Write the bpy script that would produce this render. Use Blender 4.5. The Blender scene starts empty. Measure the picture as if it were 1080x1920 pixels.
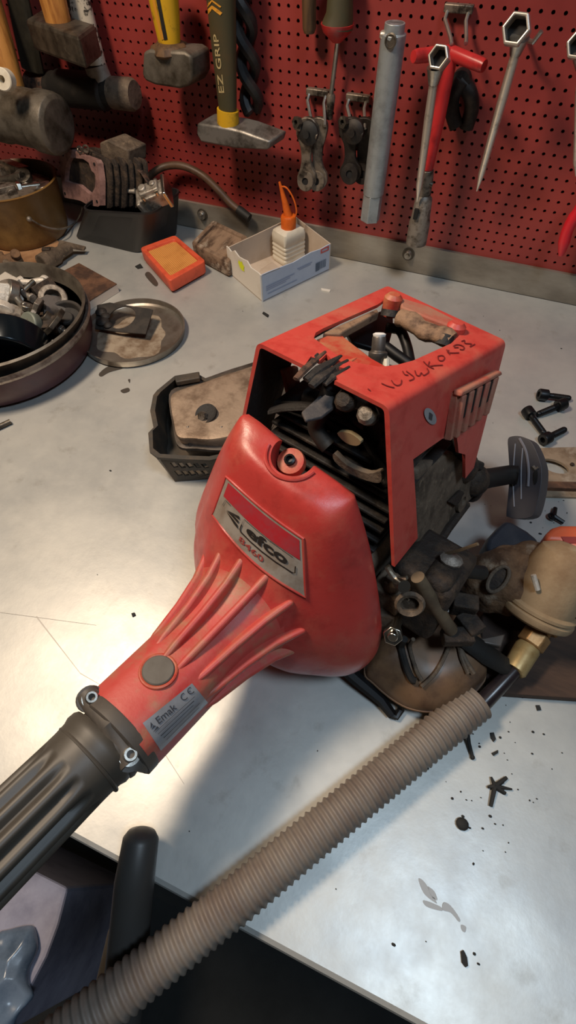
import bpy, bmesh, math, random
from mathutils import Vector, Matrix
from mathutils.bvhtree import BVHTree
from mathutils.geometry import tessellate_polygon
random.seed(7)
scene = bpy.context.scene
COL = scene.collection
PI = math.pi
V3 = Vector

# ------------------------------------------------------------------ camera
FPX, PITCH, YAW, ROLL = 963.79, math.radians(55.1446), math.radians(23.6805), math.radians(-1.45354)
D = 0.75                      # distance from the camera to the tool wall
H = 0.573737 * D              # camera height above the bench top
_cy, _sy = math.cos(YAW), math.sin(YAW)
_cp, _sp = math.cos(PITCH), math.sin(PITCH)
_cr, _sr = math.cos(ROLL), math.sin(ROLL)
RM = (Matrix(((_cr, -_sr, 0), (_sr, _cr, 0), (0, 0, 1))) @ Matrix(((1, 0, 0), (0, _cp, -_sp), (0, _sp, _cp)))
      @ Matrix(((_cy, 0, _sy), (0, 1, 0), (-_sy, 0, _cy))))
def _b(r): return V3((r[0], r[2], -r[1]))
CR, CD, CF = _b(RM[0]), _b(RM[1]), _b(RM[2])
CAM = V3((0, 0, H))
def ray(px, py): return CR * ((px - 540) / FPX) + CD * ((py - 960) / FPX) + CF
def onz(px, py, z):
    d = ray(px, py); return CAM + d * ((z - H) / d.z)
def ony(px, py, y):
    d = ray(px, py); return CAM + d * (y / d.y)
def onpl(px, py, p, n):
    d = ray(px, py); n = V3(n); return CAM + d * (n.dot(V3(p) - CAM) / n.dot(d))
def pxm(p): return CF.dot(V3(p) - CAM) / FPX       # metres per photo pixel at p

cam_data = bpy.data.cameras.new('camera')
cam = bpy.data.objects.new('camera', cam_data); COL.objects.link(cam)
cam_data.sensor_fit = 'VERTICAL'; cam_data.sensor_height = 24.0
cam_data.lens = FPX * 24.0 / 1920.0
cam_data.clip_start = 0.02
cam.matrix_world = Matrix(((CR.x, -CD.x, -CF.x, CAM.x), (CR.y, -CD.y, -CF.y, CAM.y), (CR.z, -CD.z, -CF.z, CAM.z), (0, 0, 0, 1)))
scene.camera = cam

# ------------------------------------------------------------------ materials
def lin(c):
    if isinstance(c, str):
        c = [int(c[i:i + 2], 16) / 255 for i in (0, 2, 4)]
    return tuple((x / 12.92 if x <= .04045 else ((x + .055) / 1.055) ** 2.4) for x in c) + (1.0,)
MATS = {}
def mat(name, col, rough=.5, metal=0., spots=None, sscale=30., lo=.45, hi=.65, spots2=None, s2scale=90., lo2=.55, hi2=.7,
        bump=0., bscale=300., coat=0., trans=0., spec=.5, rvar=.0, stretch=None, emit=None):
    m = bpy.data.materials.new(name); m.use_nodes = True
    nt = m.node_tree; N = nt.nodes; L = nt.links
    bs = N['Principled BSDF']
    tc = N.new('ShaderNodeTexCoord'); mp = N.new('ShaderNodeMapping'); L.new(tc.outputs['Object'], mp.inputs['Vector'])
    if stretch: mp.inputs['Scale'].default_value = stretch
    def noise(scale, det=6):
        n = N.new('ShaderNodeTexNoise'); n.inputs['Scale'].default_value = scale; n.inputs['Detail'].default_value = det
        n.inputs['Roughness'].default_value = .65
        L.new(mp.outputs['Vector'], n.inputs['Vector']); return n
    cur = None
    rgb = N.new('ShaderNodeRGB'); rgb.outputs[0].default_value = lin(col); cur = rgb.outputs[0]
    for (sp, sc, a, b) in ((spots, sscale, lo, hi), (spots2, s2scale, lo2, hi2)):
        if sp is None: continue
        n = noise(sc); mr = N.new('ShaderNodeMapRange'); mr.inputs['From Min'].default_value = a; mr.inputs['From Max'].default_value = b
        L.new(n.outputs['Fac'], mr.inputs['Value'])
        mx = N.new('ShaderNodeMix'); mx.data_type = 'RGBA'
        L.new(mr.outputs['Result'], mx.inputs['Factor']); L.new(cur, mx.inputs[6]); mx.inputs[7].default_value = lin(sp)
        cur = mx.outputs[2]
    L.new(cur, bs.inputs['Base Color'])
    bs.inputs['Roughness'].default_value = rough; bs.inputs['Metallic'].default_value = metal
    bs.inputs['Specular IOR Level'].default_value = spec
    bs.inputs['Coat Weight'].default_value = coat
    bs.inputs['Transmission Weight'].default_value = trans
    if rvar:
        n = noise(sscale * 2.3); mr = N.new('ShaderNodeMapRange')
        mr.inputs['To Min'].default_value = max(.03, rough - rvar); mr.inputs['To Max'].default_value = min(1, rough + rvar)
        mr.inputs['From Min'].default_value = .3; mr.inputs['From Max'].default_value = .7
        L.new(n.outputs['Fac'], mr.inputs['Value']); L.new(mr.outputs['Result'], bs.inputs['Roughness'])
    if bump:
        n = noise(bscale, 4); bp = N.new('ShaderNodeBump'); bp.inputs['Strength'].default_value = bump; bp.inputs['Distance'].default_value = .002
        L.new(n.outputs['Fac'], bp.inputs['Height']); L.new(bp.outputs['Normal'], bs.inputs['Normal'])
    if emit: bs.inputs['Emission Color'].default_value = lin(col); bs.inputs['Emission Strength'].default_value = emit
    MATS[name] = m
    return m
M = MATS

# ------------------------------------------------------------------ mesh builder
def ortho(d):
    d = V3(d).normalized()
    u = d.cross(V3((0, 0, 1)))
    if u.length < 1e-3: u = d.cross(V3((0, 1, 0)))
    u.normalize(); return u, d.cross(u).normalized()
def crom(pts, n, closed=False):
    pts = [V3(p) for p in pts]; out = []; k = len(pts)
    segs = k if closed else k - 1
    for i in range(segs):
        p1, p2 = pts[i], pts[(i + 1) % k]
        p0 = pts[i - 1] if (closed or i > 0) else p1 * 2 - p2
        p3 = pts[(i + 2) % k] if (closed or i + 2 < k) else p2 * 2 - p1
        for j in range(n):
            t = j / n
            out.append(.5 * ((2 * p1) + (p2 - p0) * t + (2 * p0 - 5 * p1 + 4 * p2 - p3) * t * t + (3 * p1 - p0 - 3 * p2 + p3) * t ** 3))
    if not closed: out.append(pts[-1].copy())
    return out
class MB:
    def __init__(s): s.v = []; s.f = []
    def add(s, vs, fs):
        o = len(s.v); s.v += [V3(v) for v in vs]; s.f += [tuple(i + o for i in f) for f in fs]; return s
    def box(s, c, size, rot=None):
        c = V3(c); h = V3(size) / 2; R = rot or Matrix.Identity(3)
        vs = [c + R @ V3((x * h.x, y * h.y, z * h.z)) for x in (-1, 1) for y in (-1, 1) for z in (-1, 1)]
        return s.add(vs, [(0, 1, 3, 2), (4, 6, 7, 5), (0, 4, 5, 1), (2, 3, 7, 6), (0, 2, 6, 4), (1, 5, 7, 3)])
    def prism(s, poly, vec):
        n = len(poly); vec = V3(vec); a = [V3(p) for p in poly]
        return s.add(a + [p + vec for p in a], [tuple(range(n - 1, -1, -1)), tuple(range(n, 2 * n))] + [(i, (i + 1) % n, n + (i + 1) % n, n + i) for i in range(n)])
    def loft(s, rings, cap0=True, cap1=True, closed_path=False):
        n = len(rings[0]); vs = [p for r in rings for p in r]; fs = []; k = len(rings)
        for i in range(k if closed_path else k - 1):
            a, b = i * n, ((i + 1) % k) * n
            for j in range(n): fs.append((a + j, a + (j + 1) % n, b + (j + 1) % n, b + j))
        if not closed_path:
            if cap0: fs.append(tuple(range(n - 1, -1, -1)))
            if cap1: fs.append(tuple(range((k - 1) * n, k * n)))
        return s.add(vs, fs)
    def tube(s, path, r, n=12, closed=False, caps=True, flat=1., up=None):
        P = [V3(p) for p in path]; k = len(P)
        R = r if isinstance(r, (list, tuple)) else [r] * k
        T = []
        for i in range(k):
            a = P[i - 1] if (i > 0 or closed) else P[i]; b = P[(i + 1) % k] if (i < k - 1 or closed) else P[i]
            T.append((b - a).normalized())
        u, v = ortho(T[0])
        if up is not None:
            u = V3(up) - T[0] * V3(up).dot(T[0]); u.normalize()
        rings = []
        for i in range(k):
            u = (u - T[i] * u.dot(T[i])).normalized(); v = T[i].cross(u)
            rings.append([P[i] + (u * math.cos(2 * PI * j / n) + v * flat * math.sin(2 * PI * j / n)) * R[i] for j in range(n)])
        return s.loft(rings, caps, caps, closed)
    def cyl(s, a, b, r0, r1=None, n=20): return s.tube([a, b], [r0, r0 if r1 is None else r1], n)
    def lathe(s, prof, o, axis=(0, 0, 1), n=32, rfun=None):
        o = V3(o); ax = V3(axis).normalized(); u, v = ortho(ax)
        rings = []
        for (r, h) in prof:
            rings.append([o + ax * h + (u * math.cos(2 * PI * j / n) + v * math.sin(2 * PI * j / n)) * (max(r, 1e-5) * (rfun(2 * PI * j / n, h) if rfun else 1)) for j in range(n)])
        return s.loft(rings, prof[0][0] > 0, prof[-1][0] > 0)
    def sphere(s, c, r, sc=(1, 1, 1), n=14, rot=None):
        R = rot or Matrix.Identity(3); c = V3(c); rings = []
        for i in range(n // 2 + 1):
            t = PI * i / (n // 2)
            rings.append([c + R @ V3((max(1e-4, math.sin(t)) * math.cos(2 * PI * j / n) * r * sc[0], max(1e-4, math.sin(t)) * math.sin(2 * PI * j / n) * r * sc[1], math.cos(t) * r * sc[2])) for j in range(n)])
        return s.loft(rings)
    def ringplate(s, outer, inner, vec):
        n = len(outer); vec = V3(vec); vs = [V3(p) for p in outer] + [V3(p) for p in inner]
        vs += [p + vec for p in vs]; fs = []
        for i in range(n):
            j = (i + 1) % n
            fs += [(i, j, n + j, n + i), (2 * n + i, 3 * n + i, 3 * n + j, 2 * n + j), (i, 2 * n + i, 2 * n + j, j), (n + i, n + j, 3 * n + j, 3 * n + i)]
        return s.add(vs, fs)
    def hexhead(s, a, b, r): return s.tube([a, b], r, 6)
    def torus(s, c, axis, R, r, n=28, m=10):
        u, v = ortho(axis); c = V3(c)
        return s.tube([c + (u * math.cos(2 * PI * i / n) + v * math.sin(2 * PI * i / n)) * R for i in range(n)], r, m, closed=True)
def rotz(a): return Matrix.Rotation(a, 3, 'Z')
def basis(x, y, z): return Matrix((x, y, z)).transposed()
def resamp(poly, n=48, c=None):
    """points of a polygon's outline at n even angles about its middle (planar, any plane)"""
    P = [V3(p) for p in poly]
    c = V3(c) if c else sum(P, V3()) / len(P)
    nrm = (P[1] - P[0]).cross(P[2] - P[0]).normalized(); u = (P[0] - c); u = (u - nrm * u.dot(nrm)).normalized(); v = nrm.cross(u)
    q = [((p - c).dot(u), (p - c).dot(v)) for p in P]; out = []
    for i in range(n):
        t = 2 * PI * i / n; dx, dy = math.cos(t), math.sin(t); best = 0
        for k in range(len(q)):
            (ax, ay), (bx, by) = q[k], q[(k + 1) % len(q)]
            ex, ey = bx - ax, by - ay; den = dx * ey - dy * ex
            if abs(den) < 1e-12: continue
            tt = (ax * ey - ay * ex) / den; w = (ax * dy - ay * dx) / den
            if tt > 0 and -1e-6 <= w <= 1 + 1e-6: best = max(best, tt)
        out.append(c + (u * dx + v * dy) * best)
    return out, c, u, v
def holed(mb, poly, hc, hr, vec, n=48, hu=1., hv=1.):
    o, c, u, v = resamp(poly, n, hc)
    inn = [V3(hc) + (u * math.cos(2 * PI * i / n) * hu + v * math.sin(2 * PI * i / n) * hv) * hr for i in range(n)]
    return mb.ringplate(o, inn, vec)

ROOT = {}
def mesh_from(mb, name, off):
    me = bpy.data.meshes.new(name)
    me.from_pydata([v - off for v in mb.v], [], mb.f)
    bm = bmesh.new(); bm.from_mesh(me)
    bmesh.ops.recalc_face_normals(bm, faces=bm.faces); bm.to_mesh(me); bm.free()
    return me
def finish(o, m, smooth=True, bevel=0., seg=2, subsurf=0, solid=0., angle=38):
    me = o.data
    if m is not None: me.materials.append(M[m] if isinstance(m, str) else m)
    if smooth:
        me.polygons.foreach_set('use_smooth', [True] * len(me.polygons))
        me.set_sharp_from_angle(angle=math.radians(angle))
    if solid:
        md = o.modifiers.new('solid', 'SOLIDIFY'); md.thickness = solid; md.offset = -1
    if bevel:
        md = o.modifiers.new('bevel', 'BEVEL'); md.width = bevel; md.segments = seg; md.limit_method = 'ANGLE'; md.angle_limit = math.radians(35); md.harden_normals = False
    if subsurf:
        md = o.modifiers.new('sub', 'SUBSURF'); md.levels = subsurf; md.render_levels = subsurf
def thing(name, loc, label, cat, group=None):
    o = bpy.data.objects.new(name, None); COL.objects.link(o); o.location = loc; o.empty_display_size = .01
    o['label'] = label; o['category'] = cat
    if group: o['group'] = group
    ROOT[o.name] = V3(loc); return o
def rootloc(o):
    while o.parent: o = o.parent
    return ROOT[o.name]
def part(name, mb, m, parent, label=None, **k):
    o = bpy.data.objects.new(name, mesh_from(mb, name, rootloc(parent))); COL.objects.link(o)
    o.parent = parent; finish(o, m, **k)
    if label: o['label'] = label
    return o
def solo(name, mb, m, label, cat, group=None, kind=None, loc=None, **k):
    if loc is None:
        n = len(mb.v); loc = V3((sum(v.x for v in mb.v) / n, sum(v.y for v in mb.v) / n, min(v.z for v in mb.v)))
    o = bpy.data.objects.new(name, mesh_from(mb, name, V3(loc))); COL.objects.link(o); o.location = loc
    ROOT[o.name] = V3(loc); finish(o, m, **k)
    if label: o['label'] = label
    if cat: o['category'] = cat
    if group: o['group'] = group
    if kind: o['kind'] = kind
    return o
def struct(name, mb, m, **k):
    return solo(name, mb, m, None, None, kind='structure', loc=(0, 0, 0), **k)
def dup(root, loc, rot=None, label=None):
    r = root.copy(); COL.objects.link(r); r.location = loc
    if rot is not None: r.rotation_euler = rot
    if label: r['label'] = label
    ROOT[r.name] = V3(loc)
    for ch in list(root.children):
        c = ch.copy(); COL.objects.link(c); c.parent = r
        for g in list(ch.children):
            q = g.copy(); COL.objects.link(q); q.parent = c
    return r
def cut(o, mb, off=None):
    """boolean difference, baked into the mesh"""
    off = rootloc(o) if off is None else off
    c = bpy.data.objects.new('cutter', mesh_from(mb, 'cutter', off)); COL.objects.link(c)
    mods = [(m.type, m) for m in o.modifiers]
    md = o.modifiers.new('cut', 'BOOLEAN'); md.operation = 'DIFFERENCE'; md.solver = 'EXACT'; md.object = c
    par = o.parent; loc = o.location.copy(); o.parent = None; o.location = (0, 0, 0)
    dg = bpy.context.evaluated_depsgraph_get(); dg.update()
    me = bpy.data.meshes.new_from_object(o.evaluated_get(dg))
    old = o.data; o.modifiers.clear(); o.data = me; me.name = old.name
    o.parent = par; o.location = loc
    bpy.data.objects.remove(c)
    me.polygons.foreach_set('use_smooth', [True] * len(me.polygons)); me.set_sharp_from_angle(angle=math.radians(38))
def bvh_of(o):
    dg = bpy.context.evaluated_depsgraph_get(); dg.update()
    ev = o.evaluated_get(dg); me = ev.to_mesh(); off = rootloc(o)
    b = BVHTree.FromPolygons([v.co + off for v in me.vertices], [tuple(p.vertices) for p in me.polygons]); ev.to_mesh_clear(); return b
def hit(b, px, py, off=0.):
    d = ray(px, py).normalized(); loc, n, i, t = b.ray_cast(CAM, d)
    if loc is None:
        loc, n, i, t = b.find_nearest(CAM + d * .35)
    if n.dot(d) > 0: n = -n
    return loc + n * off
def text2d(body, size=1., bold=0., sub=0):
    cu = bpy.data.curves.new('t', 'FONT'); cu.body = body; cu.size = size; cu.offset = bold; cu.resolution_u = 4; cu.align_x = 'LEFT'
    o = bpy.data.objects.new('t', cu); COL.objects.link(o)
    dg = bpy.context.evaluated_depsgraph_get(); dg.update()
    me = bpy.data.meshes.new_from_object(o.evaluated_get(dg))
    bm = bmesh.new(); bm.from_mesh(me); bmesh.ops.triangulate(bm, faces=bm.faces)
    bmesh.ops.subdivide_edges(bm, edges=[e for e in bm.edges if e.calc_length() > size * .2], cuts=2) if sub else None
    bmesh.ops.triangulate(bm, faces=bm.faces)
    bm.verts.index_update()
    vs = [(v.co.x, v.co.y) for v in bm.verts]; fs = [tuple(v.index for v in f.verts) for f in bm.faces]; bm.free()
    bpy.data.objects.remove(o); bpy.data.meshes.remove(me)
    xs = [p[0] for p in vs]; ys = [p[1] for p in vs]; x0, x1, y0, y1 = min(xs), max(xs), min(ys), max(ys)
    return [((x - x0) / (x1 - x0), (y - y0) / (y1 - y0)) for x, y in vs], fs
def bil(q, u, v):
    """q: corners at (0,0) (1,0) (1,1) (0,1)"""
    return tuple(q[0][k] * (1 - u) * (1 - v) + q[1][k] * u * (1 - v) + q[2][k] * u * v + q[3][k] * (1 - u) * v for k in range(len(q[0])))
def grid_patch(fn, nu, nv, mask=None):
    mb = MB(); vs = [fn(i / nu, j / nv) for j in range(nv + 1) for i in range(nu + 1)]
    fs = [(j * (nu + 1) + i, j * (nu + 1) + i + 1, (j + 1) * (nu + 1) + i + 1, (j + 1) * (nu + 1) + i) for j in range(nv) for i in range(nu)]
    return mb.add(vs, fs)
def ribbon(path, w, conv, off):
    mb = MB(); L_ = [conv(*p) for p in path]; vs = []
    for i, p in enumerate(L_):
        a = L_[max(0, i - 1)]; b = L_[min(len(L_) - 1, i + 1)]
        d = V3((b[0] - a[0], b[1] - a[1], 0)).normalized(); nx, ny = -d.y, d.x
        vs += [off(p[0] + nx * w, p[1] + ny * w), off(p[0] - nx * w, p[1] - ny * w)]
    mb.add(vs, [(2 * i, 2 * i + 1, 2 * i + 3, 2 * i + 2) for i in range(len(L_) - 1)]); return mb
# ------------------------------------------------------------------ materials list
mat('red_plastic', 'b23a34', .36, spots='b05a48', sscale=28, lo=.5, hi=.8, spots2='98302b', s2scale=60, lo2=.5, hi2=.75, bump=.06, bscale=500, rvar=.1)
mat('red_neck', 'bb4a42', .5, spots='9c7256', sscale=40, lo=.45, hi=.66, spots2='b2332d', s2scale=25, lo2=.5, hi2=.7, bump=.08, bscale=500)
mat('red_cover', 'c2463c', .45, spots='bb6a55', sscale=22, lo=.5, hi=.8, spots2='ad2f29', s2scale=70, lo2=.5, hi2=.75, bump=.08, bscale=500, rvar=.08)
mat('red_dusty', 'b23427', .5, spots='b07a56', sscale=45, lo=.4, hi=.68, bump=.1, bscale=500)
mat('dust_plastic', 'a06a55', .8, spots='a8483a', sscale=60, lo=.45, hi=.7, bump=.2)
mat('black_plastic', '1b1a1a', .55, spots='3a332d', sscale=60, lo=.5, hi=.75, bump=.1)
mat('soot', '1f1b19', .7, spots='4a4038', sscale=80, lo=.55, hi=.75, bump=.4, bscale=250)
mat('grimy_alloy', '6a5b4c', .75, .2, spots='40352b', sscale=55, lo=.45, hi=.68, spots2='85735f', s2scale=120, bump=.5, bscale=220)
mat('dark_grime', '2a211b', .75, .1, spots='4c3c2e', sscale=70, lo=.45, hi=.65, spots2='120e0c', s2scale=30, bump=.8, bscale=180)
mat('dust_brown', '8d6e55', .8, spots='4a3427', sscale=70, lo=.5, hi=.66, stretch=(1, 1, 1), bump=.4, bscale=200)
mat('melted', '5d4030', .8, spots='191412', sscale=90, lo=.4, hi=.6, bump=.6, bscale=200)
mat('steel', 'a8a49c', .38, .9, spots='7d766c', sscale=60, lo=.45, hi=.7, bump=.05)
mat('bright_steel', 'd6d2c8', .25, 1., spots='8d867a', sscale=80, lo=.55, hi=.7)
mat('zinc', 'aab0b2', .42, .6, spots='8b8f90', sscale=50, lo=.45, hi=.7, bump=.08)
mat('cast_alloy', 'b5ada2', .5, .7, spots='7a6e62', sscale=90, lo=.45, hi=.65, bump=.35, bscale=260)
mat('dull_alloy', '8c8379', .55, .6, spots='4c4238', sscale=80, lo=.45, hi=.65, bump=.3)
mat('white_alloy', 'd0c8bc', .5, .3, spots='8f8578', sscale=90, lo=.5, hi=.7, bump=.25)
mat('dark_steel', '5d554a', .45, .55, spots='2e2924', sscale=50, lo=.4, hi=.65, spots2='7a7062', s2scale=40, lo2=.62, hi2=.72, bump=.15)
mat('forged', '6c6459', .5, .45, spots='3a3227', sscale=35, lo=.4, hi=.65, bump=.15)
mat('hammer_steel', '85807a', .42, .6, spots='4c4741', sscale=40, lo=.45, hi=.65, bump=.1)
mat('wood_handle', 'b9803f', .5, spots='8a5524', sscale=35, lo=.45, hi=.65, stretch=(3, 3, .4), bump=.08)
mat('brown_wood', '5f452b', .6, spots='3d2b1a', sscale=40, lo=.45, hi=.65, stretch=(3, 3, .4))
mat('yellow_paint', 'c89a18', .5, spots='7d6216', sscale=70, lo=.55, hi=.7)
mat('amber_paint', 'c88a2a', .5)
mat('olive_rubber', '3d3822', .6, spots='4a3a20', sscale=30, lo=.45, hi=.7)
mat('pale_print', 'ad9a6e', .6)
mat('camo_tape', 'b5ab9a', .6, spots='2e2a22', sscale=60, lo=.5, hi=.54)
mat('grey_tape', '8f8478', .6, spots='6b6157', sscale=60)
mat('white_plastic', 'd9d0bd', .45, spots='b8ab93', sscale=40, lo=.5, hi=.75)
mat('rubber', '171513', .65, spots='2b2621', sscale=40, lo=.5, hi=.7, bump=.1)
mat('dark_bar', '2c2a24', .5, .4, spots='3c382e', sscale=30)
mat('ring_chrome', 'c9bfb2', .35, .75, spots='93897d', sscale=80, lo=.55, hi=.7)
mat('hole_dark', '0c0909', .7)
mat('red_handle', 'b52a2a', .35, spots='8a1f20', sscale=50, lo=.5, hi=.7)
mat('red_bright', 'd2202c', .35)
mat('iron_link', '83776a', .45, .55, spots='2e2721', sscale=70, lo=.45, hi=.62)
mat('black_link', '201a17', .6, .4, spots='37302a', sscale=70)
mat('peg_red', '8c332e', .48, spots='782826', sscale=7, lo=.4, hi=.7, spots2='983a32', s2scale=3, lo2=.5, hi2=.75, bump=.03)
mat('peg_back', '180807', .9)
mat('bench_metal', 'c0bfb9', .42, .40, spots='a9aaa8', sscale=9, lo=.4, hi=.7, spots2='9c9890', s2scale=38, lo2=.6, hi2=.85, bump=.04, bscale=120, rvar=.06)
mat('upstand_metal', 'a39c90', .5, .55, spots='7c7469', sscale=12, lo=.42, hi=.66, stretch=(.4, 1, 1), rvar=.08)
mat('apron_black', '14181b', .5, spots='1d2225', sscale=12)
mat('wall_paint', '8b8781', .9, spots='7f7b74', sscale=3)
mat('ceiling_paint', 'a29e97', .9, spots='989489', sscale=3)
mat('concrete', '2b2c2b', .85, spots='1d1e1d', sscale=6, lo=.4, hi=.65, bump=.2)
mat('olive_pot', '7a5a30', .42, spots='5c4120', sscale=20, lo=.4, hi=.7, spots2='8e6d3d', s2scale=8, rvar=.08)
mat('black_tote', '1d1c1d', .5, spots='262424', sscale=20)
mat('pink_gasket', '8d6a63', .7, .1, spots='6a4e49', sscale=90, bump=.2)
mat('cable_brown', '57402f', .5, spots='3d2c20', sscale=40)
mat('orange_frame', 'd8583a', .5, spots='b4452c', sscale=50, lo=.5, hi=.7)
mat('filter_paper', 'c98a44', .85, spots='b57634', sscale=40, lo=.45, hi=.7, bump=.2)
mat('dirty_paper', '8a705a', .9, spots='4a3526', sscale=60, lo=.42, hi=.6, stretch=(1, .3, 1), spots2='b7a794', s2scale=50, lo2=.55, hi2=.68, bump=.3)
mat('carton_white', 'd6cfc4', .75, spots='c4bbad', sscale=20, lo=.5, hi=.7)
mat('carton_inside', 'bfae9c', .85, spots='b09d89', sscale=20)
mat('carton_blue', 'b9c2d2', .6, spots='a9b4c8', sscale=14, lo=.4, hi=.65)
mat('print_blue', '8b98b4', .6)
mat('neon_yellow', 'd9e313', .5)
mat('logo_red', 'c4554f', .5)
mat('barcode_grey', '5f6f83', .6)
mat('orange_cap', 'd8651f', .4, spots='c25518', sscale=60)
mat('bowl_red', '4d2529', .4, spots='3c1b20', sscale=20, lo=.4, hi=.7, rvar=.08)
mat('worn_rim', '9a9086', .4, .7, spots='5e4d47', sscale=60, lo=.42, hi=.62)
mat('bowl_inside', '7a7164', .5, .6, spots='564d44', sscale=40, lo=.45, hi=.7)
mat('blue_black', '141b22', .22, .5)
mat('green_grey', '70756a', .5, .2)
mat('lid_steel', '9d968c', .38, .8, spots='81766a', sscale=25, lo=.45, hi=.65, rvar=.08)
mat('lid_dust', '958673', .85, spots='6e5a47', sscale=55, lo=.42, hi=.62, bump=.3)
mat('gasket_black', '24211f', .7, spots='37312c', sscale=60)
mat('dirty_wood', '6b4a35', .8, spots='3f2a1f', sscale=35, lo=.42, hi=.62, bump=.2)
mat('pale_edge', 'd2c3b4', .8)
mat('cardboard', 'a37a55', .85, spots='805a3b', sscale=30, lo=.42, hi=.65)
mat('muffler_tan', 'b09a85', .5, .55, spots='7a6655', sscale=35, lo=.45, hi=.65, bump=.1, rvar=.08)
mat('muffler_grey', '6a625c', .45, .6, spots='4a433d', sscale=40, lo=.45, hi=.65)
mat('tray_black', '3a3631', .6, spots='57493a', sscale=45, lo=.45, hi=.7)
mat('bolt_black', '17181b', .4, .5)
mat('knob_grey', '35343a', .5, spots='3f3b40', sscale=30)
mat('knob_glint', '77747a', .5)
mat('tan_plate', '9c8872', .6, .35, spots='7a6652', sscale=40, lo=.45, hi=.65, spots2='b5a795', s2scale=30)
mat('label_silver', '9a9ba0', .38, .35, spots='8a8b90', sscale=40)
mat('badge_silver', 'a49a8e', .45, .3, spots='8b7c6d', sscale=60, lo=.45, hi=.68)
mat('badge_red', 'a3252c', .45, spots='97343a', sscale=80)
mat('ink_black', '1c1612', .6)
mat('ink_red', '8c3833', .6)
mat('ink_grey', '34343a', .5)
mat('grey_rubber', '4b453f', .55, spots='5b5248', sscale=40, lo=.45, hi=.7)
mat('grip_rubber', '4a443c', .5, spots='3b3630', sscale=25, lo=.4, hi=.7)
mat('grey_cap', '5f5a53', .6, spots='544e47', sscale=40)
mat('tank_brown', '85664f', .42, spots='8a6a4d', sscale=16, lo=.42, hi=.62, spots2='4d352b', s2scale=22, lo2=.5, hi2=.7, trans=.25, rvar=.08)
mat('tan_rod', '6b5a45', .6, spots='544534', sscale=50)
mat('dusty_tan', '9c8465', .8, spots='82684c', sscale=24, lo=.42, hi=.65, spots2='ada083', s2scale=14, lo2=.5, hi2=.75, bump=.15)
mat('web_dirt', '6d5138', .85, spots='46301f', sscale=45, lo=.42, hi=.6, spots2='8d7a66', s2scale=60, lo2=.55, hi2=.7, bump=.9, bscale=130)
mat('tool_orange', 'd0603c', .45, spots='b5805c', sscale=40, lo=.5, hi=.72)
mat('lever_dark', '2b2f38', .45, spots='3b3d43', sscale=40)
mat('brass', 'a98458', .45, .55, spots='8d6a42', sscale=60, lo=.45, hi=.68, bump=.1)
mat('brass_pale', 'b09a6c', .45, .5, spots='94794c', sscale=60, lo=.45, hi=.68)
mat('hose_black', '221d20', .28, spots='2c262a', sscale=40)
mat('conduit', '7f756b', .55, spots='6e6158', sscale=30, lo=.42, hi=.66)
mat('dark_board', '33251e', .8, spots='4d382b', sscale=18, lo=.42, hi=.64, stretch=(.5, 2, 2), bump=.2)
mat('flake', '20201f', .8)
mat('post_grey', '474543', .45, .2, spots='464340', sscale=20)
mat('box_grey', 'a5a3b4', .7, spots='7f7d90', sscale=10)
mat('bag_film', '8fa3ba', .25, spots='6d8199', sscale=25, trans=.35)
mat('bracket_black', '0f0e10', .45, .2)
mat('spark_white', 'e6e2dd', .4)
mat('gold_wing', '9a8765', .5, .3)

# ------------------------------------------------------------------ the setting
FLOOR = -0.86
struct('floor', MB().box((0, -.6, FLOOR - .02), (4.4, 3.4, .04)), 'concrete', smooth=False)
struct('ceiling', MB().box((0, -.6, 1.72), (4.4, 3.4, .04)), 'ceiling_paint', smooth=False)
struct('wall_back', MB().box((0, .80, .42), (4.4, .04, 2.6)), 'wall_paint', smooth=False)
struct('wall_left', MB().box((-2.2, -.6, .42), (.04, 2.8, 2.6)), 'wall_paint', smooth=False)
struct('wall_right', MB().box((2.2, -.6, .42), (.04, 2.8, 2.6)), 'wall_paint', smooth=False)
struct('wall_front', MB().box((0, -2.0, .42), (4.4, .04, 2.6)), 'wall_paint', smooth=False)

# workbench
EDGE = -0.0443
UP = (.573737 - .52105183) * D          # top of the steel upstand
bench = thing('workbench', (-.1, .35, FLOOR), 'long steel-topped workbench with a low upstand against the red tool panel', 'workbench')
part('worktop', MB().box((-.1, (EDGE + .752) / 2, -.014), (2.4, .752 - EDGE, .028)), 'bench_metal', bench, bevel=.004, smooth=False)
part('upstand', MB().box((-.1, .7525, UP / 2 - .0001), (2.4, .005, UP)), 'upstand_metal', bench, 'steel upstand strip along the back of the bench', smooth=False)
part('apron', MB().box((-.1, EDGE + .02, -.20), (2.36, .02, .34)), 'apron_black', bench, smooth=False)
for sx in (-1.2, 1.0):
    for sy in (.03, .7):
        part('leg', MB().box((sx, sy, (FLOOR - .03) / 2), (.06, .06, -FLOOR - .03)), 'apron_black', bench, smooth=False)
part('lower_shelf', MB().box((-.1, .36, -.62), (2.3, .62, .02)), 'apron_black', bench, smooth=False)

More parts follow.
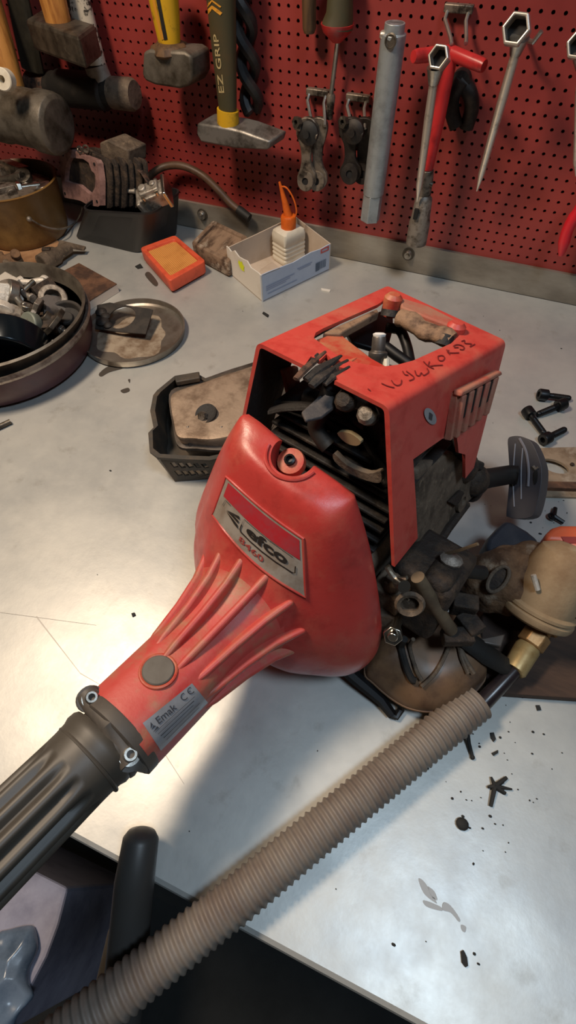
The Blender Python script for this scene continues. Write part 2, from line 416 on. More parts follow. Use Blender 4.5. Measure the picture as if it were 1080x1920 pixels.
# perforated tool panel with real holes
def peg_panel():
    s = .01602301 * D; x0 = -.7717091 * D; z0 = H - .22002793 * D
    i0, i1 = -40, 74; jt, jb = -12, 18
    r = s * .17; yf, yb = .7550, .7575; k = 8
    vs = []; fs = []
    idx = {}
    def vert(x, y, z):
        key = (round(x, 6), round(y, 6), round(z, 6))
        if key not in idx: idx[key] = len(vs); vs.append((x, y, z))
        return idx[key]
    for j in range(jt, jb + 1):
        cz = z0 - j * s
        for i in range(i0, i1 + 1):
            cx = x0 + i * s; h = s / 2
            out = [vert(cx + h * a, yf, cz + h * b) for a, b in ((1, 0), (1, 1), (0, 1), (-1, 1), (-1, 0), (-1, -1), (0, -1), (1, -1))]
            o = len(vs)
            for q in range(k):
                t = 2 * PI * q / k; vs.append((cx + r * math.cos(t), yf, cz + r * math.sin(t)))
            for q in range(k):
                t = 2 * PI * q / k; vs.append((cx + r * math.cos(t), yb, cz + r * math.sin(t)))
            for q in range(k):
                p = (q + 1) % k
                fs.append((out[q], out[p], o + p, o + q)); fs.append((o + q, o + p, o + k + p, o + k + q))
    # plain strip down to the upstand
    zb = z0 - (jb + .5) * s; xa, xb = x0 + (i0 - .5) * s, x0 + (i1 + .5) * s
    if zb > UP:
        o = len(vs); vs += [(xa, yf, zb), (xb, yf, zb), (xb, yf, UP), (xa, yf, UP)]; fs.append((o, o + 1, o + 2, o + 3))
    mb = MB(); mb.v = [V3(v) for v in vs]; mb.f = fs
    root = thing('pegboard', (x0 + 7 * s, .757, UP), 'red perforated steel tool panel covering the wall behind the bench', 'tool panel')
    part('perforated_sheet', mb, 'peg_red', root, smooth=False)
    part('backing', MB().box(((xa + xb) / 2, .769, UP + .35), (xb - xa, .003, .7)), 'peg_back', root, smooth=False)
    return s
PEG = peg_panel()
# carriage bolts through the upstand
def up_bolt(px, py, label):
    c = ony(px, py, .75); rt = thing('upstand_bolt', c, label, 'bolt', 'bolts through the upstand')
    part('washer', MB().lathe([(.0028, 0), (.0088, 0), (.0088, .0016), (.0028, .0016)], c + V3((0, .0, 0)), (0, -1, 0)), 'dark_steel', rt)
    part('bolt_head', MB().lathe([(.0065, .0016), (.0065, .0045), (.005, .0065), (.003, .0065), (.003, .0095), (0, .0095)], c, (0, -1, 0), 24), 'steel', rt)
up_bolt(380, 402, 'bolt with washer in the upstand behind the dirty air filter')
up_bolt(766, 476, 'bolt with washer in the upstand below the red T-handle socket')
# ------------------------------------------------------------------ tools on the wall
def quadprism(mb, top4, h): return mb.prism([p for p in top4], (0, 0, -h))
# big round sledge at the far left
Y = .655
c = ony(112, 236, Y); rt = thing('sledgehammer', c, 'big round-headed hammer with pale wooden handle at the far left, above the olive pot', 'hammer', 'hammers hung on the panel')
r = 50 * pxm(c)
ax = V3((-1, .02, .05)).normalized()
part('hammer_head', MB().lathe([(r * .8, 0), (r * .95, .004), (r, .012), (r, .03), (r * .93, .036), (r * .93, .085), (r, .09), (r, .125), (r * .85, .13)], c, ax, 40), 'forged', rt, bevel=.001)
hb, ht = ony(24, 182, Y + .01), ony(-36, -30, Y + .03)
part('handle', MB().tube([hb - (ht - hb) * .05, hb, (hb + ht) / 2, ht, ht + (ht - hb) * .4], [.019, .020, .0215, .020, .019], 16, flat=.85, up=(1, 0, 0)), 'wood_handle', rt, label='pale wooden handle')
c = ony(14, 150, .62)
solo('tape_roll', MB().lathe([(.004, 0), (.0108, 0), (.0118, .001), (.0118, .014), (.0108, .015), (.004, .015), (.004, 0)], c, V3((.35, -1, .35)), 32), 'white_plastic', 'white ring-shaped roll hung in front of the pale wooden hammer handle', 'tape roll', loc=c)
# dark bar behind it
a, b = ony(30, -20, .715), ony(62, 132, .715)
u = (b - a).normalized(); w = V3((1, 0, .2)).normalized() * .017
solo('pry_bar', MB().tube([a - u * .05, a, (a + b) / 2, b], [.018, .018, .019, .019], 8, flat=.5, up=(1, 0, 0)), 'dark_bar', 'dark flat bar hanging between the pale wooden handle and the square club hammer', 'pry bar', loc=b, bevel=.002)
# square-headed club hammer
yA = .675
B_ = ony(146, 68, yA - .03); A_ = ony(52, 52, yA + .012); C_ = ony(181, 56, yA + .022); D_ = A_ + C_ - B_
for p in (A_, C_, D_): p.z = B_.z
hgt = B_.z - ony(157, 131, yA - .03).z
rt = thing('club_hammer', (B_ + D_) / 2 - V3((0, 0, hgt)), 'square-headed dark club hammer with a wooden handle, upper left', 'hammer', 'hammers hung on the panel')
part('hammer_head', MB().prism([A_, B_, C_, D_], (0, 0, -hgt)), 'dark_steel', rt, bevel=.004, smooth=False)
hm_ = (B_ + D_) / 2; hb, ht = ony(112, 52, hm_.y), ony(84, -60, hm_.y + .004)
part('handle', MB().tube([hb - V3((0, 0, .02)), hb, ht], [.0165, .0165, .0185], 14, flat=.8, up=(1, 0, 0)), 'wood_handle', rt)
# mallet with camouflage tape handle, behind
Y = .725
a, b = ony(60, 160, Y), ony(252, 178, Y)
dirm = (b - a).normalized(); Lm = (b - a).length
rt = thing('rubber_mallet', (a + b) / 2, 'black rubber mallet with light mottled taped handle behind the square club hammer', 'mallet')
part('mallet_head', MB().lathe([(.016, 0), (.019, .003), (.019, Lm * .28), (.0215, Lm * .3), (.0215, Lm * .72), (.018, Lm * .74), (.018, Lm - .003), (.015, Lm)], a, dirm, 28), 'rubber', rt)
part('face_cap', MB().lathe([(.0185, Lm * .8), (.0188, Lm - .004), (.016, Lm + .001), (0, Lm + .001)], a, dirm, 28), 'grimy_alloy', rt, label='worn grey end of the mallet head')
part('face_cap', MB().lathe([(0, -.001), (.017, -.001), (.0195, .004), (.0195, Lm * .2)], a, dirm, 28), 'melted', rt, label='brown end of the mallet head')
hb, hm, ht = ony(194, 165, Y), ony(178, 120, Y), ony(138, -30, Y + .004)
part('handle', MB().tube([hm, ht, ht + (ht - hm) * .3], [.0165, .017, .017], 14, flat=.7, up=(1, 0, 0)), 'camo_tape', rt, label='light mottled tape on the handle')
part('handle_wrap', MB().tube([hb, hm + V3((0, 0, -.002))], [.0185, .0168], 14, flat=.7, up=(1, 0, 0)), 'grey_tape', rt, label='grey tape wrap at the mallet head')
# yellow handled lump hammer
Y = .69
pts = [ony(x, y, Y) for x, y in ((268, 98), (279, 93), (345, 97), (358, 105), (361, 146), (352, 162), (335, 167), (290, 160), (272, 152), (266, 140))]
rt = thing('lump_hammer', ony(315, 165, Y + .02), 'blunt grey lump hammer with a yellow striped handle', 'hammer', 'hammers hung on the panel')
part('hammer_head', MB().prism(pts, (.006, .038, 0)), 'forged', rt, bevel=.003)
hb, ht = ony(319, 90, Y + .018), ony(300, -50, Y + .018)
yh_ = part('handle', MB().tube([hb - V3((0, 0, .02)), hb, (hb + ht) / 2, ht], [.013, .0135, .0175, .0195], 16, flat=.8, up=(1, 0, 0)), 'yellow_paint', rt, label='yellow painted handle')
fw = V3((-.35, -1, 0)).normalized()
yb = bvh_of(yh_)
yy_ = lambda x, y: hit(yb, x, y, .0006)
part('handle_stripe', ribbon([(311, 74), (306, 48), (301, 22), (296, -4), (292, -25)], 3.4, lambda x, y: (x, y), yy_), 'rubber', rt, label='black stripe down the yellow handle')
part('handle_stripe', ribbon([(306, 74), (299, 48), (293, 22), (288, -4), (284, -25)], 2.6, lambda x, y: (x, y), yy_), 'amber_paint', rt, label='amber stripe down the yellow handle')
part('collar', MB().lathe([(.019, -.004), (.024, 0), (.021, .006), (.015, .009)], hb - V3((0, 0, .003)), (0, 0, 1), 14, rfun=lambda t, h: 1 + .1 * math.sin(5 * t + h * 900)), 'brown_wood', rt)
# cross-peen hammer with the dark printed handle
Y = .695
pts = [ony(x, y, Y) for x, y in ((369, 231), (428, 240), (452, 246), (506, 266), (501, 282), (440, 279), (376, 267), (368, 252))]
rt = thing('cross_peen_hammer', ony(430, 275, Y + .01), 'steel hammer with a wedge peen and dark olive printed handle, centre left', 'hammer', 'hammers hung on the panel')
part('hammer_head', MB().prism(pts, (.012, .030, .004)), 'hammer_steel', rt, bevel=.0025)
yh = Y + .012
hb, hc, ht = ony(428, 243, yh), ony(427, 205, yh), ony(412, -40, yh)
hmid = ony(420, 90, yh)
part('handle', MB().tube([hc, hmid, ht, ht + (ht - hmid) * .5], [17.5 * pxm(hc), 24.5 * pxm(hmid), 31 * pxm(ht), .022], 18, flat=.75, up=(1, 0, 0)), 'olive_rubber', rt, label='dark olive rubber handle')
part('collar', MB().tube([hb - V3((0, 0, .012)), hb, hc], [.0145, .0148, .0145], 18, flat=.78, up=(1, 0, 0)), 'yellow_paint', rt, label='yellow collar above the hammer head')
hob = None
for o in rt.children:
    if o.name.startswith('handle'): hob = o
bv = bvh_of(hob)
# the lettering runs up the handle
tv, tf = text2d('EZ GRIP', 1, .012)
q = [(412, 176), (401, 62), (391, 62), (402, 176)]    # baseline start, baseline end, top end, top start
q = [(421, 174), (409, 64), (400, 64), (411, 174)]
part('lettering', MB().add([hit(bv, *bil(q, u, v), .0006) for u, v in tv], tf), 'pale_print', rt, label='pale lettering up the handle', smooth=False)
for pts in (((388, 25), (393, 19), (398, 13), (406, 19), (415, 26)), ((388, 13), (393, 7), (398, 1), (406, 7), (414, 13))):
    part('chevron', ribbon(pts, 3.2 if pts[0][1] > 20 else 1.6, lambda x, y: (x, y), lambda x, y: hit(bv, x, y, .0006)), 'amber_paint', rt, label='yellow chevron on the handle', smooth=False)
# spiral auger bit
Y = .738
a, b = ony(450, -40, Y), ony(474, 212, Y)
n = 60; mb = MB()
for ph in (0, PI):
    P = []
    for i in range(n + 1):
        t = i / n; p = a.lerp(b, t); an = ph + t * 11
        P.append(p + V3((math.cos(an) * .009, math.sin(an) * .0075, 0)))
    mb.tube(P, [.0072] * n + [.004], 8)
solo('auger_bit', mb, 'black_plastic', 'dark spiral bit hanging behind the olive-handled hammer', 'drill bit', loc=b)
# wooden handled tool, top edge
Y = .735
a, b = ony(580, 62, Y), ony(579, -60, Y)
solo('wooden_handle_tool', MB().tube([a, a + V3((0, 0, .004)), b], [.006, .0078, .0085], 12), 'brown_wood', 'brown wooden tool handle ending beside the red screwdriver at the top edge', 'tool handle', loc=a)
# red screwdriver
rt = thing('screwdriver', ony(625, 190, .735), 'red-tipped screwdriver with a slim steel shank pointing down', 'screwdriver')
a = ony(636, 42, .73); top = ony(640, -60, .73); lip = ony(632, 66, .73); sh0 = ony(633, 80, .735); sh1 = ony(621, 176, .738); sh2 = ony(617, 222, .74)
part('handle', MB().tube([lip + V3((0, 0, .008)), a + V3((0, 0, .008)), top], [.018, .015, .012], 12), 'olive_rubber', rt)
part('handle_flange', MB().tube([lip + V3((0, 0, .010)), lip + V3((0, 0, .003)), lip - V3((0, 0, .006))], [.019, .016, .005], 12), 'red_handle', rt, label='red flange below the handle')
part('shank', MB().tube([lip, sh0, sh1], [.003, .0028, .0028], 10), 'steel', rt)
part('tip', MB().tube([sh1, sh1 - V3((0, 0, .003)), sh2], [.0042, .0055, .0045], 10), 'iron_link', rt)
# panel hooks
def hook(px, py, dx, lab, L=58, gap=26, dd=.03):
    w = ony(px, py, .75); e1 = ony(px - gap / 2, py + L, .75 - dd); e0 = ony(px + gap / 2, py + L, .75 - dd)
    rt = thing('panel_hook', w, lab, 'hook', 'prong hooks on the panel')
    part('hook_plate', MB().box(w + V3((0, -.001, .002)), (.03, .008, .007)), 'iron_link', rt, bevel=.001)
    for e, s in ((e1, -1), (e0, 1)):
        p0 = w + V3((s * .011, -.003, 0))
        part('prong', MB().tube([p0, p0 + V3((0, -.006, -.006)), p0.lerp(e, .85) , e], .0021, 8), 'steel', rt)
hook(597, 176, 0, 'prong hook carrying the grey two-armed puller', 60, 24)
hook(672, 186, 0, 'prong hook carrying the dark blackened puller', 55, 24)
hook(860, 20, 0, 'prong hook above the red T-handle at the top edge', 62, 27, .04)
# bearing pullers: two dumb-bell arms with bolts
def puller(cx, cy, s, m, lab, sq=1.):
    Y = .715; rt = thing('bearing_puller', ony(cx, cy + 60 * s, Y), lab, 'puller', 'pullers hung on the panel')
    for k, (off, yy) in enumerate(((-9, Y), (10, Y + .008))):
        P = lambda x, y: ony(cx + (x + off) * s * sq, cy + y * s, yy)
        L_ = [(-14, -58), (-4, -66), (10, -64), (17, -52), (15, -34), (9, -14), (7, 8), (10, 22), (16, 34), (15, 50), (6, 60), (-6, 60), (-15, 50), (-16, 36), (-11, 22), (-9, 6), (-11, -16), (-18, -38)]
        part('arm', MB().prism(crom([P(x, y) for x, y in L_], 3, True), (0, .006, 0)), m, rt, bevel=.001)
        c = P(0, 44); part('eye', MB().lathe([(.0045, 0), (.011, 0), (.012, .004), (.011, .006), (.0045, .006), (.0045, 0)], c + V3((0, .001, 0)), (0, -1, .2), 22), m, rt)
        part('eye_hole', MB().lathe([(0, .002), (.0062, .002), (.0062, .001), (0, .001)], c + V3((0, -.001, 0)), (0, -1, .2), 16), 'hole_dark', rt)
    c = ony(cx - 4 * s, cy - 40 * s, Y - .003); part('pivot_bolt', MB().lathe([(.013, 0), (.013, .004), (.009, .007), (.004, .0075), (.004, .012), (0, .012)], c, (0, -1, .1), 20), 'rubber' if m == 'iron_link' else m, rt)
    part('cross_pin', MB().cyl(c + V3((-.018, -.002, .006)), c + V3((.012, -.002, -.002)), .004), m, rt)
    c2 = ony(cx - 22 * s, cy - 58 * s, Y - .006); part('nut', MB().lathe([(.003, 0), (.0065, 0), (.0065, .006), (.003, .006), (.003, 0)], c2, (-.4, -1, .2), 6), 'dark_steel', rt)
puller(584, 292, 1.08, 'iron_link', 'grey two-armed bearing puller with paired eyes, hung beside the cross-peen hammer')
puller(668, 284, .95, 'black_link', 'blackened two-armed puller behind the long steel box spanner', 1.3)
# long tubular box spanner
Y = .70
a, b, c = ony(741, 42, Y), ony(700, 362, Y), ony(695, 412, Y)
r = 24 * pxm(a)
rt = thing('box_spanner', c, 'long grey tubular box spanner hanging in the middle of the panel', 'box spanner')
u = (b - a).normalized()
o = part('tube', MB().lathe([(r * .72, 0), (r * .8, 0), (r * .82, .008), (r, .0085), (r, .016), (r, (b - a).length), (r * .9, (b - a).length + .001), (r * .72, (b - a).length + .001), (r * .72, 0)], a, u, 32), 'zinc', rt, bevel=.0004)
part('hex_end', MB().lathe([(r * .86, -.001), (r * .98, .001), (r * 1.0, (c - b).length), (r * .7, (c - b).length), (r * .7, .004)], b, u, 6), 'zinc', rt, bevel=.0008, smooth=False)
hp = ony(733, 77, Y - r * .98); part('tommy_bar_hole', MB().lathe([(.0052, .0), (.0066, .001), (.0052, .0015), (.0045, .0005), (0, .0003)], hp, (-.1, -1, .15), 20), 'dark_steel', rt)
hp = ony(721, 66, Y - .004); part('pin', MB().lathe([(.004, -.004), (.004, .003), (.0025, .005), (0, .005)], hp, (-1, -.35, .1), 14), 'ring_chrome', rt)
# red T-handle with swivel socket
Y = .715
rt = thing('t_handle_wrench', ony(780, 460, Y), 'red T-handle wrench with a grey swivel socket at its lower end', 'T-handle wrench')
l0, m0, r0 = ony(775, 106, Y - .035), ony(843, 98, Y), ony(908, 124, Y - .02)
part('crossbar', MB().tube([l0, l0.lerp(m0, .1), m0, m0.lerp(r0, .92), r0], [.0052, .0062, .0068, .0062, .0054], 14), 'red_handle', rt)
s1, s2, s3, s4, s5 = ony(845, 100, Y), ony(802, 318, Y - .01), ony(796, 365, Y - .01), ony(789, 400, Y - .012), ony(780, 456, Y - .014)
part('stem', MB().tube([s1, s1.lerp(s2, .5), s2], [.0082, .0082, .0062], 14), 'red_handle', rt, label='red plastic-coated stem')
part('swivel_joint', MB().tube([s2, s2.lerp(s3, .4), s3], [.0075, .0082, .0078], 12), 'iron_link', rt, bevel=.0006)
jp = s2.lerp(s3, .45); part('swivel_pin', MB().cyl(jp + V3((-.011, -.003, .002)), jp + V3((.009, -.003, -.002)), .003), 'dark_steel', rt)
us = (s5 - s3).normalized(); Ls = (s5 - s3).length
so = part('socket', MB().lathe([(.007, 0), (.0105, .004), (.012, Ls * .45), (.0135, Ls * .55), (.0135, Ls), (.009, Ls), (.009, Ls - .01), (0, Ls - .01)], s3, us, 28), 'dull_alloy', rt)
part('slot', MB().box(s4 + V3((-.004, -.0125, .004)), (.005, .004, .012), basis(V3((1, 0, 0)), V3((0, 1, 0)), V3((0, 0, 1)))), 'hole_dark', rt)
# hexagon ring spikes
def spike(cx, cy, rx, path, lab, Y0=.67, r0=.0048, ax=(-.15, -1, .42), deep=.014, hexa=True):
    c = ony(cx, cy, Y0); R = rx * pxm(c); rt = thing('ring_spike', c, lab, 'ring spanner', 'ring-ended spikes on the panel')
    n = 6; u = V3(ax).normalized()
    part('ring', MB().lathe([(R, -deep), (R * 1.12, -deep * .5), (R * 1.08, 0), (R * .84, .0005), (R * .80, -deep), (R, -deep)], c, u, n), 'ring_chrome', rt, bevel=.0012, smooth=False)
    P = [ony(x, y, Y0 + dy) for x, y, dy in path]
    part('shaft', MB().tube([P[0], P[0].lerp(P[1], .3), P[1].lerp(P[0], .15), P[1]], [r0 * .9, r0, r0 * .8, .0008], 12), 'ring_chrome', rt)
    part('ring_shade', MB().lathe([(0, -deep * .8), (R * .84, -deep * .8), (R * .84, -deep)], c, u, n), 'hole_dark', rt, smooth=False)  # black disc standing in for the shade deep inside the ring
    part('shaft_boss', MB().tube([P[0] + (P[0] - P[1]).normalized() * .006, P[0] - (P[0] - P[1]).normalized() * .008], [r0 * 1.9, r0 * 1.1], 12), 'steel', rt)
spike(821, 106, 19, [(815, 140, .008), (782, 378, .02)], 'hexagon ring spike hanging in front of the red T-handle')
spike(967, 53, 25, [(971, 84, .008), (894, 358, .05)], 'large hexagon ring spike hanging alone at the right')
spike(1086, 82, 22, [(1092, 112, .008), (1080, 330, .05)], 'ring spike cut off by the right edge')
c0 = ony(985, 62, .752); solo('peg_hook', MB().tube([c0, c0 + V3((.004, -.02, -.001)), c0 + V3((.012, -.034, .001)), c0 + V3((.017, -.036, .010))], .0022, 8), 'steel', 'small bent steel hook beside the large hexagon ring', 'hook', loc=c0)
# dark pliers behind the T handle
Y = .742
mb = MB(); A0 = [ony(x, y, Y) for x, y in ((862, 150), (880, 175), (884, 205), (874, 240))]; mb.tube(crom(A0, 6), .0085, 10)
A1 = [ony(x, y, Y - .006) for x, y in ((866, 150), (850, 178), (848, 210), (856, 238))]; mb.tube(crom(A1, 6), .008, 10)
mb.lathe([(.011, -.006), (.011, .006), (0, .007)], ony(864, 152, Y), (0, -1, 0), 16)
solo('pliers', mb, 'black_link', 'dark pliers with curved handles behind the red T-handle stem', 'pliers', loc=A0[0])
mb = MB(); P = [ony(x, y, .72) for x, y in ((1110, 350), (1085, 392), (1064, 432), (1052, 478))]
rt = thing('red_pliers', P[-1], 'bright red curved pliers handle at the right edge above the upstand', 'pliers')
part('handle', MB().tube(crom(P, 6), [.007] * 8 + [.0085] * 8 + [.007, .006, .004], 12, flat=.8), 'red_bright', rt)
Q = [ony(x, y, .735) for x, y in ((1125, 360), (1112, 430), (1100, 490))]
part('handle', MB().tube(crom(Q, 6), [.007] * 9 + [.0075, .007, .006, .004], 12, flat=.8), 'red_bright', rt)
# ------------------------------------------------------------------ things along the back of the bench
def zat(px, py, p): return ony(px, py, p.y).z
def circ3(a, b, c):
    ax, ay, bx, by, cx, cy = a.x, a.y, b.x, b.y, c.x, c.y
    d = 2 * (ax * (by - cy) + bx * (cy - ay) + cx * (ay - by))
    ux = ((ax * ax + ay * ay) * (by - cy) + (bx * bx + by * by) * (cy - ay) + (cx * cx + cy * cy) * (ay - by)) / d
    uy = ((ax * ax + ay * ay) * (cx - bx) + (bx * bx + by * by) * (ax - cx) + (cx * cx + cy * cy) * (bx - ax)) / d
    return V3((ux, uy, a.z)), math.hypot(ax - ux, ay - uy)
# cardboard sheet under the pot
P = [onz(x, y, .0008) for x, y in ((-60, 440), (95, 448), (128, 462), (92, 508), (20, 500), (-60, 505))]
solo('cardboard_sheet', MB().prism(P, (0, 0, .0022)), 'cardboard', 'brown cardboard sheet lying under the olive pot', 'cardboard', smooth=False)
# olive pot
bf = onz(62, 467, .003); dirv = V3((bf.x, bf.y, 0)).normalized()
pr = .070; pc = bf + dirv * .066; pc.y = min(pc.y, .668); pc.x += .006; pc.z = .003
ph = zat(45, 377, bf) * 1.0
pot = thing('pot', pc, 'olive brown metal pot with a wire handle, full of metal parts, far left', 'pot')
part('pot_body', MB().lathe([(0, 0), (pr * .90, 0), (pr * .94, .004), (pr * .96, .012), (pr * 1.04, ph - .003), (pr * 1.08, ph), (pr * 1.04, ph + .001), (pr * .98, ph - .004), (pr * .94, .008), (0, .006)], pc, (0, 0, 1), 56), 'olive_pot', pot)
def on_pot(px, py, k=1.02):   # point on the pot wall seen at this pixel
    d = ray(px, py); o = CAM - pc; R = pr * k
    A_ = d.x ** 2 + d.y ** 2; B_ = 2 * (o.x * d.x + o.y * d.y); C_ = o.x ** 2 + o.y ** 2 - R * R
    t = (-B_ - math.sqrt(max(0, B_ * B_ - 4 * A_ * C_))) / (2 * A_); return CAM + d * t
part('bail_handle', MB().tube(crom([on_pot(x, y, 1.06) for x, y in ((58, 412), (78, 423), (100, 429), (122, 428), (140, 418), (150, 402), (154, 388))], 5), .0014, 8), 'dull_alloy', pot)
part('handle_lug', MB().sphere(on_pot(55, 411, 1.03), .004), 'dull_alloy', pot)
def blob_casting(mb, c, s, rot, kind):
    R = rotz(rot) @ Matrix.Rotation(rot * 1.7, 3, 'X')
    if kind == 0:
        mb.box(c, (s, s * .55, s * .4), R); mb.cyl(c + R @ V3((s * .3, 0, 0)), c + R @ V3((s * .3, 0, s * .45)), s * .22); mb.cyl(c + R @ V3((-s * .25, 0, .0)), c + R @ V3((-s * .25, s * .5, .05 * s)), s * .16)
    elif kind == 1:
        mb.lathe([(s * .3, 0), (s * .5, 0), (s * .5, s * .3), (s * .3, s * .3), (s * .3, 0)], c, R @ V3((0, .3, 1)), 24)
    elif kind == 2:
        mb.tube([c - R @ V3((s * .7, 0, 0)), c, c + R @ V3((s * .7, 0, s * .2))], [s * .18, s * .16, s * .2], 12); mb.lathe([(s * .1, 0), (s * .28, 0), (s * .28, s * .2), (s * .1, s * .2), (s * .1, 0)], c + R @ V3((s * .7, 0, s * .1)), R @ V3((0, .2, 1)), 18)
    elif kind == 3:
        P = [(0, -.5), (.45, -.42), (.5, .1), (.2, .3), (.15, .55), (-.2, .5), (-.5, .2), (-.42, -.3)]
        mb.prism([c + R @ V3((x * s, y * s, 0)) for x, y in P], R @ V3((0, 0, s * .16))); mb.cyl(c + R @ V3((s * .1, 0, 0)), c + R @ V3((s * .1, 0, s * .4)), s * .2)
    elif kind == 4:
        mb.cyl(c, c + R @ V3((s * .9, 0, s * .25)), s * .17, n=14); mb.hexhead(c - R @ V3((s * .2, 0, s * .055)), c, s * .3)
for (x, y, s, rt_, kd, m, lab) in (
        (12, 340, .045, .4, 2, 'dark_steel', 'dark round-ended part sticking up in the olive pot, far left'),
        (40, 352, .030, 1.2, 4, 'bright_steel', 'bright bolt lying on the parts in the olive pot'),
        (60, 338, .040, 2.2, 3, 'white_alloy', 'pale cast plate nearest the dark tote in the olive pot'),
        (8, 362, .034, .9, 0, 'dull_alloy', 'grey casting at the front of the olive pot'),
        (78, 346, .026, 1.9, 1, 'steel', 'steel ring at the right of the olive pot'),
        (30, 325, .05, 2.9, 0, 'iron_link', 'dark casting at the back of the olive pot')):
    c = onz(x, y, ph - .006); mb = MB(); blob_casting(mb, c, s, rt_, kd)
    solo('engine_part', mb, m, lab, 'engine part', 'metal parts in the olive pot', loc=c, bevel=.0006)
mb = MB(); mb.lathe([(0, -.03), (pr * .9, -.03), (pr * .92, -.012), (pr * .5, -.004), (0, -.002)], pc + V3((0, 0, ph - .004)), (0, 0, 1), 30)
solo('parts_pile', mb, 'iron_link', 'heap of small grimy metal parts filling the olive pot', 'metal parts', kind='stuff', loc=pc + V3((0, 0, ph - .03)))

# black tote with cylinder and carburettor
q = [onz(146, 446, 0), onz(268, 476, 0), onz(352, 404, 0)]
t0 = q[1]; e1 = (q[0] - t0); e2 = (q[2] - t0); e2 = e2.normalized() * min(e2.length, .13)
th = zat(281, 398, t0)
def clampx(px, py, z, ymax):
    while onz(px, py, z).y > ymax: py += 1
    return onz(px, py, z)
cor = [onz(x, y, 0) for x, y in ((264, 478), (340, 412))]; cor = cor + [None, onz(136, 447, 0)]
cor[1] = clampx(340, 412, 0, .728); cor[2] = cor[1] + cor[3] - cor[0]
top = [onz(x, y, th) for x, y in ((286, 401), (348, 342))]; top = top + [None, onz(146, 393, th)]
top[1] = clampx(345, 342, th, .733)
top[2] = top[1] + top[3] - top[0]
for p in (top[2], cor[2]): p.y = min(p.y, .738)
cen = sum(cor, V3()) / 4
def rr(corners, rad, z, sc=1., n=5):
    out = []; c0 = sum(corners, V3()) / 4; C_ = [c0 + (p - c0) * sc for p in corners]
    for i in range(4):
        p, a, b = C_[i], C_[i - 1], C_[(i + 1) % 4]
        u = (a - p).normalized(); v = (b - p).normalized()
        for k in range(n + 1):
            t = k / n; out.append(p + u * rad * (1 - t) ** 2 + v * rad * t ** 2 + V3((0, 0, z - p.z)))
    return out
tote = thing('plastic_tote', V3((cen.x, cen.y, 0)), 'black plastic tote holding an engine cylinder, beside the olive pot', 'tote')
part('tote_body', MB().loft([rr(cor, .018, 0, .96), rr(cor, .018, .003, 1), rr(top, .022, th - .004, .985), rr(top, .022, th - .003, 1.0), rr(top, .022, th, 1.0), rr(top, .021, th, .96), rr(cor, .017, .005, .93)]), 'black_tote', tote)
# cylinder with square flange
yc = cor[0].y + .02
FQ = [(111, 282), (133, 280), (148, 288), (182, 301), (187, 340), (187, 388), (166, 385), (150, 376), (119, 370), (114, 330)]
HQ = [(125, 305), (130, 295), (156, 298), (166, 305), (172, 322), (179, 326), (178, 352), (170, 366), (160, 358), (146, 346), (121, 340), (122, 320)]
nrm = V3((-.35, -1, .25))
p0 = ony(150, 330, yc)
fo = [onpl(x, y, p0, nrm) for x, y in FQ]; hc = onpl(150, 328, p0, nrm)
ho = [onpl(x, y, p0, nrm) for x, y in HQ]
back = V3((.060, .034, -.004))
cyl = thing('engine_cylinder', hc - V3((0, 0, .04)), 'finned engine cylinder with a square pinkish flange standing in the black tote', 'engine cylinder')
o_, c_, u_, v_ = resamp(fo, 64, hc)
hr_, _, _, _ = resamp(ho, 64, hc)
# align the inner loop to the outer directions
def rayloop(poly, c, u, v, n=64):
    q = [((p - c).dot(u), (p - c).dot(v)) for p in poly]; out = []
    for i in range(n):
        t = 2 * PI * i / n; dx, dy = math.cos(t), math.sin(t); best = .001
        for k in range(len(q)):
            (ax, ay), (bx, by) = q[k], q[(k + 1) % len(q)]; ex, ey = bx - ax, by - ay; den = dx * ey - dy * ex
            if abs(den) < 1e-12: continue
            tt = (ax * ey - ay * ex) / den; w = (ax * dy - ay * dx) / den
            if tt > 0 and -1e-6 <= w <= 1 + 1e-6: best = max(best, tt)
        out.append(c + (u * dx + v * dy) * best)
    return out
hi_ = rayloop(ho, hc, u_, v_)
part('flange', MB().ringplate(o_, hi_, back * .12), 'pink_gasket', cyl, label='pinkish gasket face of the flange', smooth=False)
for k, (x, y) in enumerate(((118, 290), (177, 308), (182, 378), (122, 363))):
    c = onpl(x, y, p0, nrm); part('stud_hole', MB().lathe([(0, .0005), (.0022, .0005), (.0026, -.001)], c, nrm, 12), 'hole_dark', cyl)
cb = sum(fo, V3()) / len(fo)
part('bore', MB().loft([[hc + (p - hc) * .99 + back * .1 for p in hi_], [hc + (p - hc) * .8 + back * .55 for p in hi_]], cap0=False), 'dark_grime', cyl)
mb = MB()
for k in range(6):
    t = .18 + k * .15; sc = 1.08 if k % 2 == 0 else 1.04
    mb.loft([[cb + (p - cb) * sc * .98 + back * t for p in o_], [cb + (p - cb) * sc + back * (t + .03) for p in o_], [cb + (p - cb) * sc * .98 + back * (t + .07) for p in o_]])
part('fins', mb, 'dark_grime', cyl)
part('barrel', MB().loft([[cb + (p - cb) * .86 + back * .1 for p in o_], [cb + (p - cb) * .86 + back * 1.05 for p in o_]]), 'dark_grime', cyl)
mb = MB(); t1 = [ony(x, y, yc + .012) for x, y in ((186, 268), (200, 262), (240, 282), (241, 310), (215, 312), (190, 300))]
mb.prism(t1, V3((.012, .03, 0))); part('head_cover', mb, 'grimy_alloy', cyl, bevel=.002)
c = ony(150, 281, yc + .004); part('fuel_nipple', MB().torus(c, (.3, -1, .2), .004, .0014, 18, 6), 'bright_steel', cyl)
c = ony(161, 279, yc + .004); part('fuel_nipple', MB().torus(c, (.3, -1, .2), .004, .0014, 18, 6), 'iron_link', cyl)
